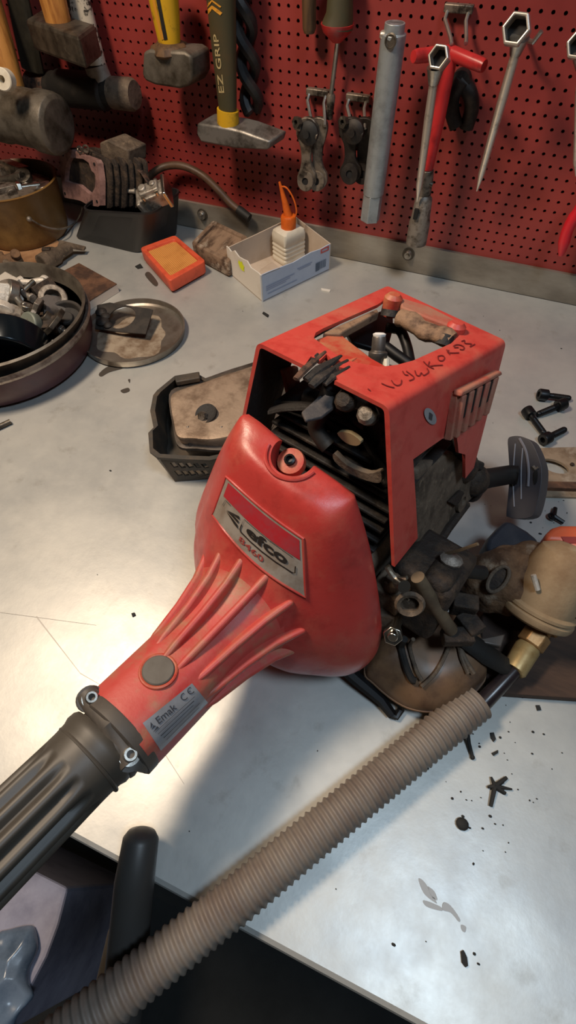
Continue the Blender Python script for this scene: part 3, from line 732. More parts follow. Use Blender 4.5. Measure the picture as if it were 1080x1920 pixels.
# carburettor
yk = cor[0].y + .03
ck = ony(288, 368, yk)
ca = thing('carburettor', ck - V3((0, 0, .02)), 'small silvery carburettor lying on top of the black tote, right of the engine cylinder', 'carburettor')
ex = (ony(318, 355, yk + .02) - ony(262, 378, yk)).normalized(); ez = V3((.1, -.35, 1)).normalized(); ey = ez.cross(ex).normalized(); ez = ex.cross(ey)
RB = basis(ex, ey, ez)
part('carburettor_body', MB().box(ck, (.042, .026, .022), RB).box(ck + RB @ V3((0, 0, .012)), (.030, .018, .010), RB).cyl(ck + RB @ V3((-.008, .0, .012)), ck + RB @ V3((-.008, 0, .021)), .006).cyl(ck + RB @ V3((.008, .002, .012)), ck + RB @ V3((.008, .002, .020)), .0045), 'cast_alloy', ca, bevel=.0015)
part('flange', MB().box(ck + RB @ V3((.022, 0, 0)), (.006, .036, .027), RB), 'bright_steel', ca, bevel=.0015)
part('intake_flange', MB().box(ck + RB @ V3((-.020, -.004, -.002)), (.006, .030, .028), RB), 'cast_alloy', ca, bevel=.0015)
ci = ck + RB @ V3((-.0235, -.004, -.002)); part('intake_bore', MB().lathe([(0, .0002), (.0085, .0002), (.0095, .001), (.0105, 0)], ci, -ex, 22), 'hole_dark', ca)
lv = [ony(258, 318, yk), ony(266, 322, yk), ony(282, 346, yk)]
part('throttle_lever', MB().tube(lv, [.002, .004, .0045], 8, flat=.5), 'melted', ca)
part('barb', MB().cyl(ck + RB @ V3((-.024, .012, .008)), ck + RB @ V3((-.036, .016, .010)), .004, .003, 12), 'cast_alloy', ca)
for sx, sy in ((.012, -.012), (-.010, -.013), (.012, .010)):
    part('screw', MB().cyl(ck + RB @ V3((sx, sy, .010)), ck + RB @ V3((sx, sy, .015)), .003, n=12), 'bright_steel', ca)
# cable
P = [ony(x, y, yy) for x, y, yy in ((268, 345, .715), (290, 322, .725), (315, 311, .735), (345, 312, .738), (380, 329, .738), (410, 357, .738), (432, 381, .738), (452, 397, .738), (468, 409, .735))]
ro = thing('rubber_hose', P[-1], 'brown rubber hose arching out of the black tote across the panel', 'hose')
part('hose', MB().tube(crom(P[:8], 6), .0052, 12), 'cable_brown', ro)
part('hose_end', MB().tube([P[7].lerp(P[6], .35), P[7], P[8]], [.006, .0068, .006], 12), 'rubber', ro, label='black rubber end of the hose')

# air filters
def slab(name, quad, z1, z0, lab, cat, m, grp=None, **k):
    pass
def filt(cors, z, thick, lab, mats, lift=0):
    C_ = [onz(x, y, z) for x, y in cors]; c = sum(C_, V3()) / 4
    rt = thing('air_filter', V3((c.x, c.y, 0)), lab, 'air filter', 'flat air filters on the bench')
    zz = z
    rings = [rr(C_, .006, z - thick, .95), rr(C_, .006, z - thick + .002, .985), rr(C_, .006, z - .0015, 1.0), rr(C_, .006, z, .985), rr(C_, .005, z, .80), rr(C_, .005, z - .004, .77)]
    part('frame', MB().loft(rings, True, False), mats[0], rt, bevel=.0006)
    mb = MB(); n = 18
    u = lambda a, b: C_[0].lerp(C_[1], a).lerp(C_[3].lerp(C_[2], a), b)
    vs = []; fs = []
    for i in range(n * 2 + 1):
        a = .115 + .77 * i / (2 * n)
        for b in (.115, .885): vs.append(u(a, b) + V3((0, 0, -.0028 - .0010 * (i % 2))))
    for i in range(n * 2): fs.append((2 * i, 2 * i + 1, 2 * i + 3, 2 * i + 2))
    mb.add(vs, fs); part('filter_element', mb, mats[1], rt, smooth=False)
    return rt
filt([(262, 464), (328, 440), (386, 489), (318, 527)], .022, .019, 'clean orange-framed flat air filter in front of the black tote', ('orange_frame', 'filter_paper'))
filt([(358, 455), (399, 412), (466, 444), (428, 492)], .026, .024, 'dirty streaked flat air filter between the tote and the white carton', ('dirty_paper', 'dirty_paper'))

# white carton with the oil bottle
A_, B_, C_ = onz(430, 513, 0), onz(492, 567, 0), onz(618, 506, 0)
C_.y = min(C_.y, .745); D_ = A_ + C_ - B_
if D_.y > .748: D_.y = .748
h = zat(490, 517, B_)
hA = zat(427, 462, A_); hC = zat(616, 456, C_)
car = thing('carton', (A_ + C_) / 2, 'open white and pale blue cardboard carton with torn flaps in front of the red panel', 'carton')
def wall(a, b, prof, m, nm, lab=None):
    n = (b - a).cross(V3((0, 0, 1))).normalized() * -.0016
    poly = [a, b] + [a.lerp(b, t) + V3((0, 0, z)) for t, z in prof]
    return part(nm, MB().prism(poly, n), m, car, lab, smooth=False)
wall(A_, B_, [(1, h), (.93, h * 1.02), (.72, h * .98), (.62, h * 1.12), (.5, h * 1.06), (.38, h * 1.02), (.25, h * 1.12), (.14, hA * .94), (.06, hA), (0, hA)], 'carton_white', 'end_panel', 'white end panel')
wall(B_, C_, [(1, hC), (.96, hC), (.85, hC * .97), (.7, h * 1.0), (.45, h * .93), (.2, h * .98), (.12, h), (0, h)], 'carton_blue', 'side_panel', 'pale blue printed side panel')
hD = zat(566, 407, D_) if D_.y > .5 else h
wall(C_, D_, [(1, hC * 1.25), (.9, hC * 1.3), (0, hC)], 'carton_inside', 'end_panel')
wall(D_, A_, [(1, hA * .94), (.6, h * 1.05), (0, hC * 1.2)], 'carton_inside', 'side_panel')
part('bottom_panel', MB().prism([A_ + V3((0, 0, .0006)), B_ + V3((0, 0, .0006)), C_ + V3((0, 0, .0006)), D_ + V3((0, 0, .0006))], (0, 0, .0015)), 'carton_inside', car, smooth=False)
fl = [A_.lerp(B_, .93) + V3((0, 0, h)), B_.lerp(C_, .02) + V3((0, 0, h)), B_.lerp(C_, .26) + V3((0, 0, h * .97)), B_.lerp(C_, .27) + (A_ - B_) * .24 + V3((0, 0, h * .93)), B_.lerp(C_, .10) + (A_ - B_) * .20 + V3((0, 0, h * .9))]
part('folded_flap', MB().prism(fl, (0, 0, -.0012)), 'carton_inside', car, smooth=False)
nB = (C_ - B_).cross(V3((0, 0, 1))).normalized(); nB = -nB if nB.y > 0 else nB
nA = (B_ - A_).cross(V3((0, 0, 1))).normalized(); nA = -nA if nA.y > 0 else nA
def onB(t, k): return B_.lerp(C_, t) + V3((0, 0, h * k)) + nB * .0006
def onA(t, k): return A_.lerp(B_, t) + V3((0, 0, h * k)) + nA * .0006
def rectB(t0, t1, k0, k1, sk=0): return [onB(t0, k0), onB(t1, k0 + sk), onB(t1, k1 + sk), onB(t0, k1)]
ang = [(-.9, .05), (-.6, .75), (-.1, .55), (.25, .95), (.55, .45), (.95, .3), (.7, -.3), (.9, -.7), (.2, -.9), (-.4, -.75)]
part('price_sticker', MB().add([onA(.44 + .10 * x, .78 + .19 * y) for x, y in ang], [tuple(range(10))]), 'neon_yellow', car, 'neon yellow star-shaped sticker', smooth=False)
mb = MB()
for k in range(14):
    w = (.0045, .009, .006, .012)[k % 4]; t = .775 + k * .0115
    mb.add(rectB(t, t + w * .8, .22, .52), [(0, 1, 2, 3)])
mb.add(rectB(.775, .83, .20, .50), [(0, 1, 2, 3)])
part('barcode', mb, 'barcode_grey', car, 'grey barcode', smooth=False)
mb = MB(); o_ = rectB(.845, .965, .80, .96); i_ = rectB(.86, .95, .84, .92); mb.ringplate(o_, i_, nB * .0003)
part('maker_mark', mb, 'logo_red', car, 'small red oblong mark', smooth=False)
mb = MB()
for k, (t0, t1, kk) in enumerate(((.06, .46, .50), (.06, .40, .43), (.06, .34, .36), (.08, .5, .22), (.5, .72, .62), (.52, .70, .56))):
    mb.add(rectB(t0, t1, kk, kk + .025), [(0, 1, 2, 3)])
part('print_lines', mb, 'print_blue', car, smooth=False)
# bottle
bc = onz(541, 489, .002); bc = bc + (D_ - bc) * .12; bc.z = .0025
ex = (C_ - B_).normalized(); ey = V3((-ex.y, ex.x, 0))
zs = zat(538, 425, bc); ztop = zs
w = .0165; dpt = .0150
def sq(z, s, rad=.005):
    cc = [bc + ex * a * w * s * 1.25 + ey * b * dpt * s * 1.1 for a, b in ((-1, -1), (1, -1), (1, 1), (-1, 1))]
    return rr(cc, rad * s, z, 1., 6)
bot = thing('oil_bottle', bc, 'small white plastic oil bottle with an orange nozzle cap standing in the carton', 'bottle')
zb = ztop * .0
rings = [sq(.003, .95), sq(.006, 1)]
for k in range(4):
    z = .010 + k * .0062; rings += [sq(z, 1), sq(z + .0012, .96), sq(z + .0028, .96), sq(z + .004, 1)]
rings += [sq(ztop - .008, 1), sq(ztop - .003, .93), sq(ztop, .72)]
part('bottle_body', MB().loft(rings), 'white_plastic', bot)
zc1 = zat(532, 402, bc)
part('cap', MB().lathe([(.010, ztop - .001), (.0112, ztop), (.0112, zc1 - .002), (.0098, zc1), (0, zc1)], V3((bc.x, bc.y, 0)), (0, 0, 1), 28, rfun=lambda t, hh: 1 + .015 * math.cos(20 * t)), 'orange_cap', bot)
tip = ony(524, 341, bc.y)
cb_ = V3((bc.x, bc.y, zc1))
part('nozzle', MB().tube([cb_ - V3((0, 0, .002)), cb_.lerp(tip, .5), tip], [.0062, .0038, .0016], 16), 'orange_cap', bot)
part('retaining_strap', MB().tube(crom([tip + V3((0, 0, -.006)), ony(537, 352, bc.y), ony(550, 372, bc.y), ony(556, 396, bc.y), ony(551, 412, bc.y)], 5), .0011, 8), 'orange_cap', bot, label='thin orange strap looping from the nozzle tip')

# burgundy bowl of parts on the left
zr = .050
rc, rR = circ3(onz(167, 585, zr), onz(0, 712, zr), onz(92, 505, zr))
bowl = thing('parts_bowl', V3((rc.x, rc.y, 0)), 'wide burgundy metal bowl with worn rim, heaped with engine parts, at the left edge', 'bowl')
o0 = V3((rc.x, rc.y, 0))
part('bowl_body', MB().lathe([(0, .0008), (rR * .82, .0008), (rR * .90, .006), (rR * .955, .022), (rR * .975, zr - .006), (rR * .955, zr - .006), (rR * .93, .024), (rR * .88, .010), (0, .005)], o0, (0, 0, 1), 72), 'bowl_red', bowl)
part('rim', MB().lathe([(rR * .955, zr - .008), (rR * .985, zr - .008), (rR * 1.0, zr - .004), (rR * .99, zr), (rR * .955, zr - .001), (rR * .955, zr - .008)], o0, (0, 0, 1), 72), 'worn_rim', bowl, label='worn pale rim')
part('inner_dish', MB().lathe([(0, .012), (rR * .76, .013), (rR * .86, .03), (rR * .905, zr + .006), (rR * .925, zr + .009), (rR * .905, zr + .011), (rR * .88, zr + .006), (rR * .84, .032), (rR * .74, .017), (0, .0165)], o0 + V3((.004, .006, 0)), (0, 0, 1), 72), 'bowl_inside', bowl, label='steel dish nested inside the bowl')
part_list = [
    ('drum', 28, 640, 'blue_black', 'glossy blue-black steel drum at the front of the parts bowl', 'drum'),
    ('ring', 100, 562, 'dull_alloy', 'thick steel bearing ring at the right of the parts bowl'),
    ('cup', 122, 595, 'gasket_black', 'dark round cup with a shiny rim at the right side of the parts bowl'),
    ('disc', 58, 607, 'green_grey', 'round grey-green disc in the middle of the parts bowl'),
    (3, 30, 590, 'cast_alloy', 'flat grey cast cover left of the grey-green disc'),
    (2, 57, 530, 'white_alloy', 'pale elbow fitting at the top of the heap in the bowl'),
    (4, 45, 545, 'bright_steel', 'bright pointed bolt under the pale elbow fitting'),
    (0, 18, 530, 'white_alloy', 'pale angular casting at the top left of the heap'),
    (3, 10, 560, 'white_alloy', 'pale lump of casting at the left of the heap'),
    (1, 30, 555, 'steel', 'steel collar in the middle of the heap'),
    (0, 84, 610, 'dark_grime', 'dark carburettor body beside the grey-green disc'),
    (3, 100, 612, 'dark_steel', 'dark cast plate under the round cup'),
    (4, 58, 558, 'cast_alloy', 'small grey bolt beside the dark lump in the heap'),
    (0, 80, 540, 'dark_grime', 'dark brown lump beside the pale elbow fitting'),
    (2, 40, 570, 'steel', 'steel lever lying across the heap'),
    (1, 20, 545, 'dull_alloy', 'dull ring on the left of the heap'),
    (4, 100, 645, 'white_alloy', 'small white bolt at the front right rim of the bowl'),
    (4, 86, 650, 'white_alloy', 'small white stud next to the blue-black drum'),
    (3, 105, 580, 'hammer_steel', 'grey bracket leaning inside the bowl wall'),
    (2, 25, 500, 'grimy_alloy', 'brown grimy pipe stub behind the heap'),
    (0, 20, 490, 'web_dirt', 'large rusty casting at the back of the bowl'),
    (4, 78, 575, 'dark_steel', 'dark screw between the bearing ring and the grey-green disc'),
    (1, 5, 585, 'white_alloy', 'pale bushing at the left edge of the bowl'),
    (3, 70, 590, 'dull_alloy', 'grey gasket plate behind the grey-green disc'),
    (4, 118, 620, 'steel', 'short steel bolt below the round cup'),
]
for k, it in enumerate(part_list):
    kd, x, y, m, lab = it[:5]
    dist = math.hypot(x - 30, (y - 575) * 1.2)
    z = .046 + max(0, .026 - dist * .00026)
    c = onz(x, y, z); mb = MB()
    if kd == 'drum':
        u = (-CD + CF * .28).normalized()
        mb.lathe([(0, -.017), (.038, -.017), (.0395, -.015), (.0395, .013), (.038, .015), (.036, .015), (.035, .008), (0, .008)], onz(22, 646, .052), u, 48)
    elif kd == 'ring': mb.lathe([(.010, -.007), (.0165, -.007), (.0175, -.006), (.0175, .006), (.0165, .007), (.010, .007), (.010, -.007)], c, V3((.5, -.3, .8)), 32)
    elif kd == 'cup': mb.lathe([(0, -.008), (.022, -.008), (.024, .003), (.0225, .0045), (.020, .003), (.018, -.004), (.010, -.004), (.009, .0), (0, .0)], c, V3((.1, -.25, .95)), 36)
    elif kd == 'disc': mb.lathe([(0, -.006), (.0125, -.006), (.0135, -.004), (.0135, .004), (.012, .0055), (0, .006)], c, V3((-.1, -.75, .6)), 32)
    else: blob_casting(mb, c, (.030, .034, .026, .038, .009 if 'small white' in lab else .020)[kd], k * 1.31, kd)
    solo('engine_part' if isinstance(kd, int) else {'drum': 'steel_drum', 'ring': 'bearing_ring', 'cup': 'round_cup', 'disc': 'metal_disc'}[kd], mb, m, lab, 'engine part' if isinstance(kd, int) else {'drum': 'drum', 'ring': 'bearing', 'cup': 'cup', 'disc': 'disc'}[kd], 'loose engine parts in the burgundy bowl', loc=c, bevel=.0007)
mb = MB(); mb.lathe([(0, .0175), (rR * .72, .019), (rR * .80, .030), (rR * .6, .042), (rR * .3, .052), (0, .055)], o0 + V3((.004, .006, 0)), (0, 0, 1), 40, rfun=lambda t, hh: 1 + .06 * math.sin(7 * t + hh * 300))
solo('parts_heap', mb, 'dark_grime', 'grimy heap of small parts under the larger pieces in the burgundy bowl', 'metal parts', kind='stuff', loc=o0 + V3((0, 0, .017)))

# exhaust stub
a, b = onz(78, 494, .014), onz(122, 468, .014)
u = (b - a).normalized(); ro = thing('exhaust_pipe', a, 'short grey exhaust stub with a clamp between the olive pot and the burgundy bowl', 'pipe')
part('pipe', MB().lathe([(.0095, 0), (.0125, 0), (.0125, .028), (.009, .034), (.008, .055), (.0065, .055), (.0075, .034), (.0095, .026), (.0095, 0)], a, u, 24), 'grimy_alloy', ro)
part('lug', MB().box(a + u * .016 + V3((-.002, .002, .012)), (.012, .008, .006), rotz(.5)), 'dark_grime', ro, bevel=.001)
part('bracket', MB().prism([b + V3((-.008, -.004, .004)), b + V3((.022, .016, -.006)), b + V3((.020, .024, -.006)), b + V3((-.012, .008, .006))], (0, 0, .003)), 'grimy_alloy', ro)
# dirty wooden block
zz = .013; Q = [onz(x, y, zz) for x, y in ((116, 509), (148, 493), (219, 532), (163, 567))]
ro = thing('wood_block', V3((Q[0].x + .03, Q[0].y - .02, 0)), 'dirty brown wooden block with pale cut edge behind the round steel dish', 'wood block')
part('block', MB().prism([p - V3((0, 0, .0004)) for p in Q], (0, 0, -zz + .0008)), 'pale_edge', ro, smooth=False, label='pale sawn edges')
part('stained_face', MB().prism([p.copy() for p in Q], (0, 0, -.0014)), 'dirty_wood', ro, smooth=False, label='brown stained top face')

# steel lid with gasket plate
zl = .011
lc, lR = circ3(onz(346, 602, zl), onz(158, 606, zl), onz(252, 678, zl))
o0 = V3((lc.x, lc.y, 0)); ro = thing('metal_dish', o0, 'round shallow steel dish with dusty inside lying in front of the clean air filter', 'dish')
part('dish', MB().lathe([(0, .0008), (lR * .96, .0008), (lR * .985, .003), (lR * .995, zl - .001), (lR, zl), (lR * .975, zl), (lR * .965, .005), (lR * .93, .0028), (0, .0022)], o0, (0, 0, 1), 72), 'lid_steel', ro)
part('dust', MB().lathe([(0, .0030), (lR * .60, .0031), (lR * .68, .0024)], o0 + V3((.002, -.006, 0)), (0, 0, 1), 40, rfun=lambda t, hh: 1 + .12 * math.sin(3 * t) + .07 * math.sin(7 * t + 1)), 'lid_dust', ro, label='patch of brown dust inside the lid')
GQ = [(182, 572), (205, 567), (287, 580), (273, 626), (225, 622), (178, 616)]
p0 = onz(230, 600, .016); nn = V3((-.05, -.22, 1))
P = [onpl(x, y, p0, nn) for x, y in GQ]; hc = onpl(228, 595, p0, nn)
ro = thing('gasket_plate', p0 - V3((0, 0, .006)), 'dark square gasket plate with a round hole lying in the round steel dish', 'gasket')
mb = MB(); holed(mb, P, hc, .0195, (0, 0, -.0012), 56); part('plate', mb, 'gasket_black', ro, smooth=False)
for k, (x, y, r) in enumerate(((190, 586, .008), (193, 604, .009), (203, 611, .006), (198, 594, .007))):
    part('burnt_lump', MB().sphere(onpl(x, y, p0, nn) + V3((0, 0, .001)), r, (1, 1, .5), 12), 'soot', ro)

# muffler in its black cover
zt = .040
RIM = [(327, 708), (352, 706), (372, 704), (386, 712), (452, 693), (520, 690), (540, 760), (500, 835), (393, 860), (340, 858), (297, 855), (283, 844), (281, 810), (291, 800), (285, 770), (290, 742), (297, 733)]
BASE = [(345, 735), (360, 733), (378, 731), (392, 735), (455, 720), (505, 720), (520, 780), (480, 868), (392, 898), (355, 901), (328, 903), (318, 888), (310, 850), (312, 835), (308, 800), (312, 770), (318, 752)]
Rm = [onz(x, y, zt) for x, y in RIM]; Bs = [onz(x, y, .0008) for x, y in BASE]
c = sum(Bs, V3()) / len(Bs); ro = thing('cover_tray', V3((c.x, c.y, 0)), 'black plastic engine cover lying open side up behind the red cowl', 'engine cover')
cR = sum(Rm, V3()) / len(Rm)
def inset(P, c, d): return [p + (c - p).normalized() * d for p in P]
Rm2 = inset(Rm, cR, .0032); Bs2 = [p + V3((0, 0, .003)) for p in inset(Bs, c, .0032)]
out = [p + (p - cR).normalized() * .002 for p in Rm]
lo_ = [p - V3((0, 0, .003)) for p in out]
ot = part('tray', MB().loft([Bs, [p - V3((0, 0, .003)) for p in Rm], lo_, out, Rm2, Bs2]), 'tray_black', ro)
mb = MB()
f0, f1 = Bs[10], Bs[8]; g0, g1 = Rm[10], Rm[8]
for row in range(2):
    for k in range(5):
        t = .22 + k * .17
        lo2 = f0.lerp(f1, t); hi2 = g0.lerp(g1, t); cpt = lo2.lerp(hi2, .32 + row * .34) 
        mb.box(cpt, (.0055, .03, .0085), rotz(math.atan2((f1 - f0).y, (f1 - f0).x)) @ Matrix.Rotation(-.35, 3, 'Y'))
cut(ot, mb)
part('snap_lug', MB().prism([onz(x, y, zt) for x, y in ((328, 712), (375, 704), (376, 716), (332, 724))], (0, 0, .006)), 'tray_black', ro, bevel=.001)
mu = [(320, 752), (345, 735), (380, 724), (450, 700), (510, 690), (530, 760), (490, 830), (425, 852), (370, 850), (338, 846), (328, 815)]
P0 = [onz(x, y, .030) for x, y in mu]; c = sum(P0, V3()) / len(P0)
c0 = V3((c.x, c.y, 0))
def lay(z, s, dy=0, sm=4):
    P = crom([V3((p.x, p.y, z)) for p in P0], sm, True); cc = V3((c.x, c.y, z)); return [cc + (p - cc) * s + V3((dy * .15, dy, 0)) for p in P]
ro = thing('muffler', c0 + V3((0, 0, .004)), 'tan and grey sheet metal muffler lying in the black engine cover', 'muffler')
part('lower_shell', MB().loft([lay(.0045, .72), lay(.010, .80), lay(.026, .90), lay(.034, .92)]), 'muffler_grey', ro)
part('seam_flange', MB().loft([lay(.033, .93), lay(.034, 1.03, .002), lay(.0375, 1.03, .002), lay(.038, .94)]), 'muffler_grey', ro)
um = part('upper_shell', MB().loft([lay(.0365, .93), lay(.039, .91, -.001), lay(.0475, .80, -.011), lay(.0502, .76, -.013), lay(.0510, .68, -.014), lay(.0510, .3, -.014)]), 'muffler_tan', ro, label='tan upper shell')
mc = onz(388, 782, .0475)
part('bolt_recess', MB().lathe([(0, .0012), (.008, .001), (.0115, .0022), (.012, 0), (.0095, -.002)], mc + V3((0, 0, .004)), (-.1, -.3, 1), 24), 'soot', ro)
part('bolt', MB().hexhead(mc + V3((-.001, -.003, .004)), mc + V3((-.002, -.007, .007)), .005), 'dull_alloy', ro)
for x0, x1 in ((352, 356), (415, 418)):
    part('pressed_rib', MB().tube([onz(x0, 800, .050), onz(x1, 822, .044), onz(x1 + 1, 838, .036)], [.002, .0035, .002], 10), 'muffler_grey', ro)

# black socket head bolts
def cap_bolt():
    rt = thing('socket_bolt', (0, 0, 0), '', 'bolt', 'black bolts on the bench')
    part('bolt_head', MB().lathe([(0, 0), (.0032, 0), (.0032, -.004), (.0036, -.004), (.0062, -.004), (.0068, -.003), (.0068, .006), (.0062, .0066), (0, .0066)], (0, 0, 0), (1, 0, 0), 28), 'bolt_black', rt)
    th = [(.0034, .006)]
    for k in range(14): th += [(.0034, .012 + k * .0014), (.0037, .0127 + k * .0014)]
    th += [(.0034, .0325), (.0025, .034), (0, .034)]
    part('shank', MB().lathe(th, (0, 0, 0), (1, 0, 0), 16), 'bolt_black', rt)
    return rt
bolt0 = cap_bolt()
for k, (hx, hy, ex_, ey_, lab) in enumerate(((1016, 740, 1056, 746, 'black socket bolt furthest back in the cluster of four right of the engine'), (1054, 758, 1013, 775, 'black socket bolt with its head to the right in the cluster of four'),
                                        (990, 772, 1013, 804, 'black socket bolt nearest the red engine cover'), (1022, 823, 1057, 806, 'black socket bolt nearest the grey curved handle knob'))):
    a = onz(hx, hy, .0068); b = onz(ex_, ey_, .0040); d = b - a
    r = bolt0 if k == 0 else dup(bolt0, (0, 0, 0))
    r['label'] = lab; r.location = a; r.rotation_euler = (0, .094, math.atan2(d.y, d.x)); ROOT[r.name] = a
# dirty bracket plate at the right edge
zz = .008
ro = thing('bracket_plate', onz(1050, 880, 0), 'dirty tan metal plate with an oval hole at the right edge behind the curved knob', 'metal plate')
P = [onz(x, y, zz) for x, y in ((1006, 840), (1090, 838), (1150, 845), (1150, 905), (1008, 902))]
mb = MB(); hc = onz(1040, 874, zz); o_, c_, u_, v_ = resamp(P, 56, hc)
hx_ = (onz(1064, 874, zz) - hc); hy_ = (onz(1040, 862, zz) - hc)
inn = []
for i in range(56):
    d = (o_[i] - hc); aa = d.dot(hx_.normalized()) / hx_.length; bb = d.dot(hy_.normalized()) / hy_.length; k = 1 / math.hypot(aa, bb); inn.append(hc + d * k)
mb.ringplate(o_, inn, (0, 0, -.003)); part('plate', mb, 'tan_plate', ro, smooth=False)
part('fold', MB().prism([onz(x, y, zz) for x, y in ((1008, 900), (1150, 903), (1150, 918), (1008, 914))], (0, 0, -.006)), 'dirty_wood', ro, smooth=False)
part('lower_flange', MB().prism([onz(x, y, .003) for x, y in ((1008, 916), (1150, 918), (1150, 934), (1008, 930))], (0, 0, -.0025)), 'tan_plate', ro, smooth=False)
part('rivet', MB().lathe([(.002, 0), (.002, .002), (0, .0025)], onz(1072, 872, zz), (0, 0, 1), 12), 'dark_grime', ro)

# litter on the bench
def flat(name, pts, m, lab, cat, z=.0012, grp=None):
    P = [onz(x, y, z) for x, y in pts]; return solo(name, MB().prism(P, (0, 0, -z + .0002)), m, lab, cat, grp, smooth=False)
flat('leaf_scrap', [(865, 1785), (870, 1782), (876, 1795), (878, 1811), (873, 1814), (867, 1806)], 'flake', 'long dark scrap lying nearest the front edge of the bench', 'scrap', .002)
mb = MB(); cs = onz(928, 1474, .003)
for (x, y, r) in ((914, 1476, .0012), (950, 1458, .0018), (948, 1488, .0018), (960, 1480, .001), (920, 1512, .002), (921, 1457, .0012), (944, 1466, .0014), (944, 1482, .0016)):
    e = onz(x, y, .0018); mb.tube([cs, e], [.0018, r * .7], 6)
solo('twig_star', mb, 'flake', 'star-shaped dark cluster of fibres right of the grey hose', 'scrap', loc=cs)
mb = MB(); mb.sphere(onz(867, 1545, .002), .0042, (1.1, 1, .5), 12); mb.tube([onz(858, 1543, .001), onz(883, 1553, .001)], .0006, 5)
solo('dirt_clump', mb, 'flake', 'small round dark clump right of the grey hose', 'scrap', loc=onz(867, 1545, 0))
mb = MB(); mb.tube([onz(876, 1370, .010), onz(880, 1395, .004), onz(886, 1420, .0015)], [.0018, .0014, .0014], 8); mb.sphere(onz(886, 1420, .0018), .0018)
solo('wire_stub', mb, 'flake', 'thin dark wire poking out below the end of the grey hose', 'wire', loc=onz(886, 1420, 0))
mb = MB(); j = onz(1038, 968, .004)
for x, y in ((1041, 953), (1035, 975), (1057, 980)): mb.tube([j, onz(x, y, .003)], [.0025, .0022], 8)
mb.torus(onz(1036, 968, .004), (0, 0, 1), .0035, .0012, 16, 6)
solo('cable_clip', mb, 'bolt_black', 'small dark forked clip lying below the tan plate', 'clip', loc=j)
mb = MB(); mb.cyl(onz(-8, 803, .0035), onz(20, 790, .0035), .003, n=12)
solo('steel_pin', mb, 'dark_steel', 'dark pin lying at the left edge of the bench', 'pin', loc=onz(5, 797, 0))
flat('dark_scrap', [(707, 1403), (716, 1394), (722, 1405), (716, 1412)], 'flake', 'dark flake under the middle of the grey hose, on its right side', 'scrap') if False else None
flat('dark_flake', [(920, 1374), (926, 1373), (930, 1386), (926, 1391), (921, 1384)], 'flake', 'pointed dark flake above the star-shaped fibres', 'scrap', .0015)
flat('dark_flake', [(922, 1412), (934, 1406), (934, 1412), (926, 1417)], 'flake', 'blunt dark flake just above the star-shaped fibres', 'scrap', .0015)
flat('dark_flake', [(1005, 1322), (1012, 1322), (1015, 1331), (1008, 1332)], 'flake', 'dark flake below the dark board at the right', 'scrap', .0015)
flat('dark_flake', [(246, 1150), (252, 1148), (254, 1153), (248, 1156)], 'flake', 'single dark flake left of the red neck', 'scrap', .0015)
flat('dark_flake', [(268, 501), (258, 503), (253, 499), (263, 494)], 'flake', 'dark splinter beside the orange air filter', 'scrap', .0015)
flat('dark_flake', [(494, 584), (504, 590), (502, 594), (492, 587)], 'flake', 'dark sliver in front of the white carton', 'scrap', .0015)
flat('white_scrap', [(602, 540), (620, 543), (618, 547), (603, 544)], 'carton_white', 'tiny white paper scrap right of the carton', 'scrap', .0012)
mb = MB(); rnd = random.Random(3)
for k in range(110):
    if k < 50: x, y = rnd.gauss(920, 90), rnd.gauss(1420, 100)
    elif k < 75: x, y = rnd.gauss(1000, 45), rnd.gauss(960, 25)
    else: x, y = rnd.uniform(20, 1060), rnd.uniform(560, 1850)
    if not (5 < x < 1075 and 540 < y < 1860): continue
    if y > 1550 + .548 * (x - 122): continue
    p = onz(x, y, .0005); s = rnd.choice((.0004, .0005, .0006, .0008, .0011))
    mb.sphere(p, s, (rnd.uniform(.7, 1.8), 1, .45), 6)
solo('dirt_specks', mb, 'flake', 'scattered dark specks of dirt over the bench top', 'dirt', kind='stuff', loc=(0, .3, 0))
# greasy smears
mat('smear', 'a3a6a8', .6, .2)
mat('oil_mark', '5a544d', .35, .4)
mb = MB()
for pts in ([(785, 1648), (797, 1655), (818, 1690), (815, 1692), (795, 1675)], [(832, 1692), (845, 1698), (862, 1722), (860, 1728), (846, 1712), (830, 1706)], [(802, 1662), (815, 1672), (820, 1688), (808, 1680)], [(795, 1688), (826, 1700), (828, 1708), (800, 1700)], [(865, 1734), (874, 1738), (872, 1748), (866, 1744)]):
    mb = MB().add(crom([onz(x, y, .0004) for x, y in pts], 4, True), [tuple(range(len(pts) * 4))])
    solo('grease_smear', mb, 'smear', {785: 'upper left streak of the grey greasy smear, front right of the bench', 832: 'right leaf-shaped streak of the grey greasy smear, front right', 802: 'small middle blot of the grey greasy smear, front right', 795: 'lower left wisp of the grey greasy smear, front right', 865: 'separate greasy dot right below the grey smear'}[pts[0][0]], 'stain', smooth=False)
mb = MB()
for pts in ([(186, 700), (205, 686), (238, 682), (232, 690), (205, 698), (190, 706)], [(226, 732), (240, 727), (243, 733), (232, 737)], [(240, 712), (244, 711), (243, 718)], [(272, 516), (280, 510), (296, 530), (290, 536)]):
    mb = MB().add(crom([onz(x, y, .0004) for x, y in pts], 4, True), [tuple(range(len(pts) * 4))])
    solo('oil_mark', mb, 'oil_mark', {186: 'long dark oily streak just below the round steel dish', 226: 'wide dark oily spot between the round dish and the muffler', 240: 'tiny oily dot above the wide oily spot', 272: 'narrow dark mark left of the clean air filter'}[pts[0][0]], 'stain', smooth=False)
mb = MB()
mat('scratch', 'a7a39c', .5, .3)
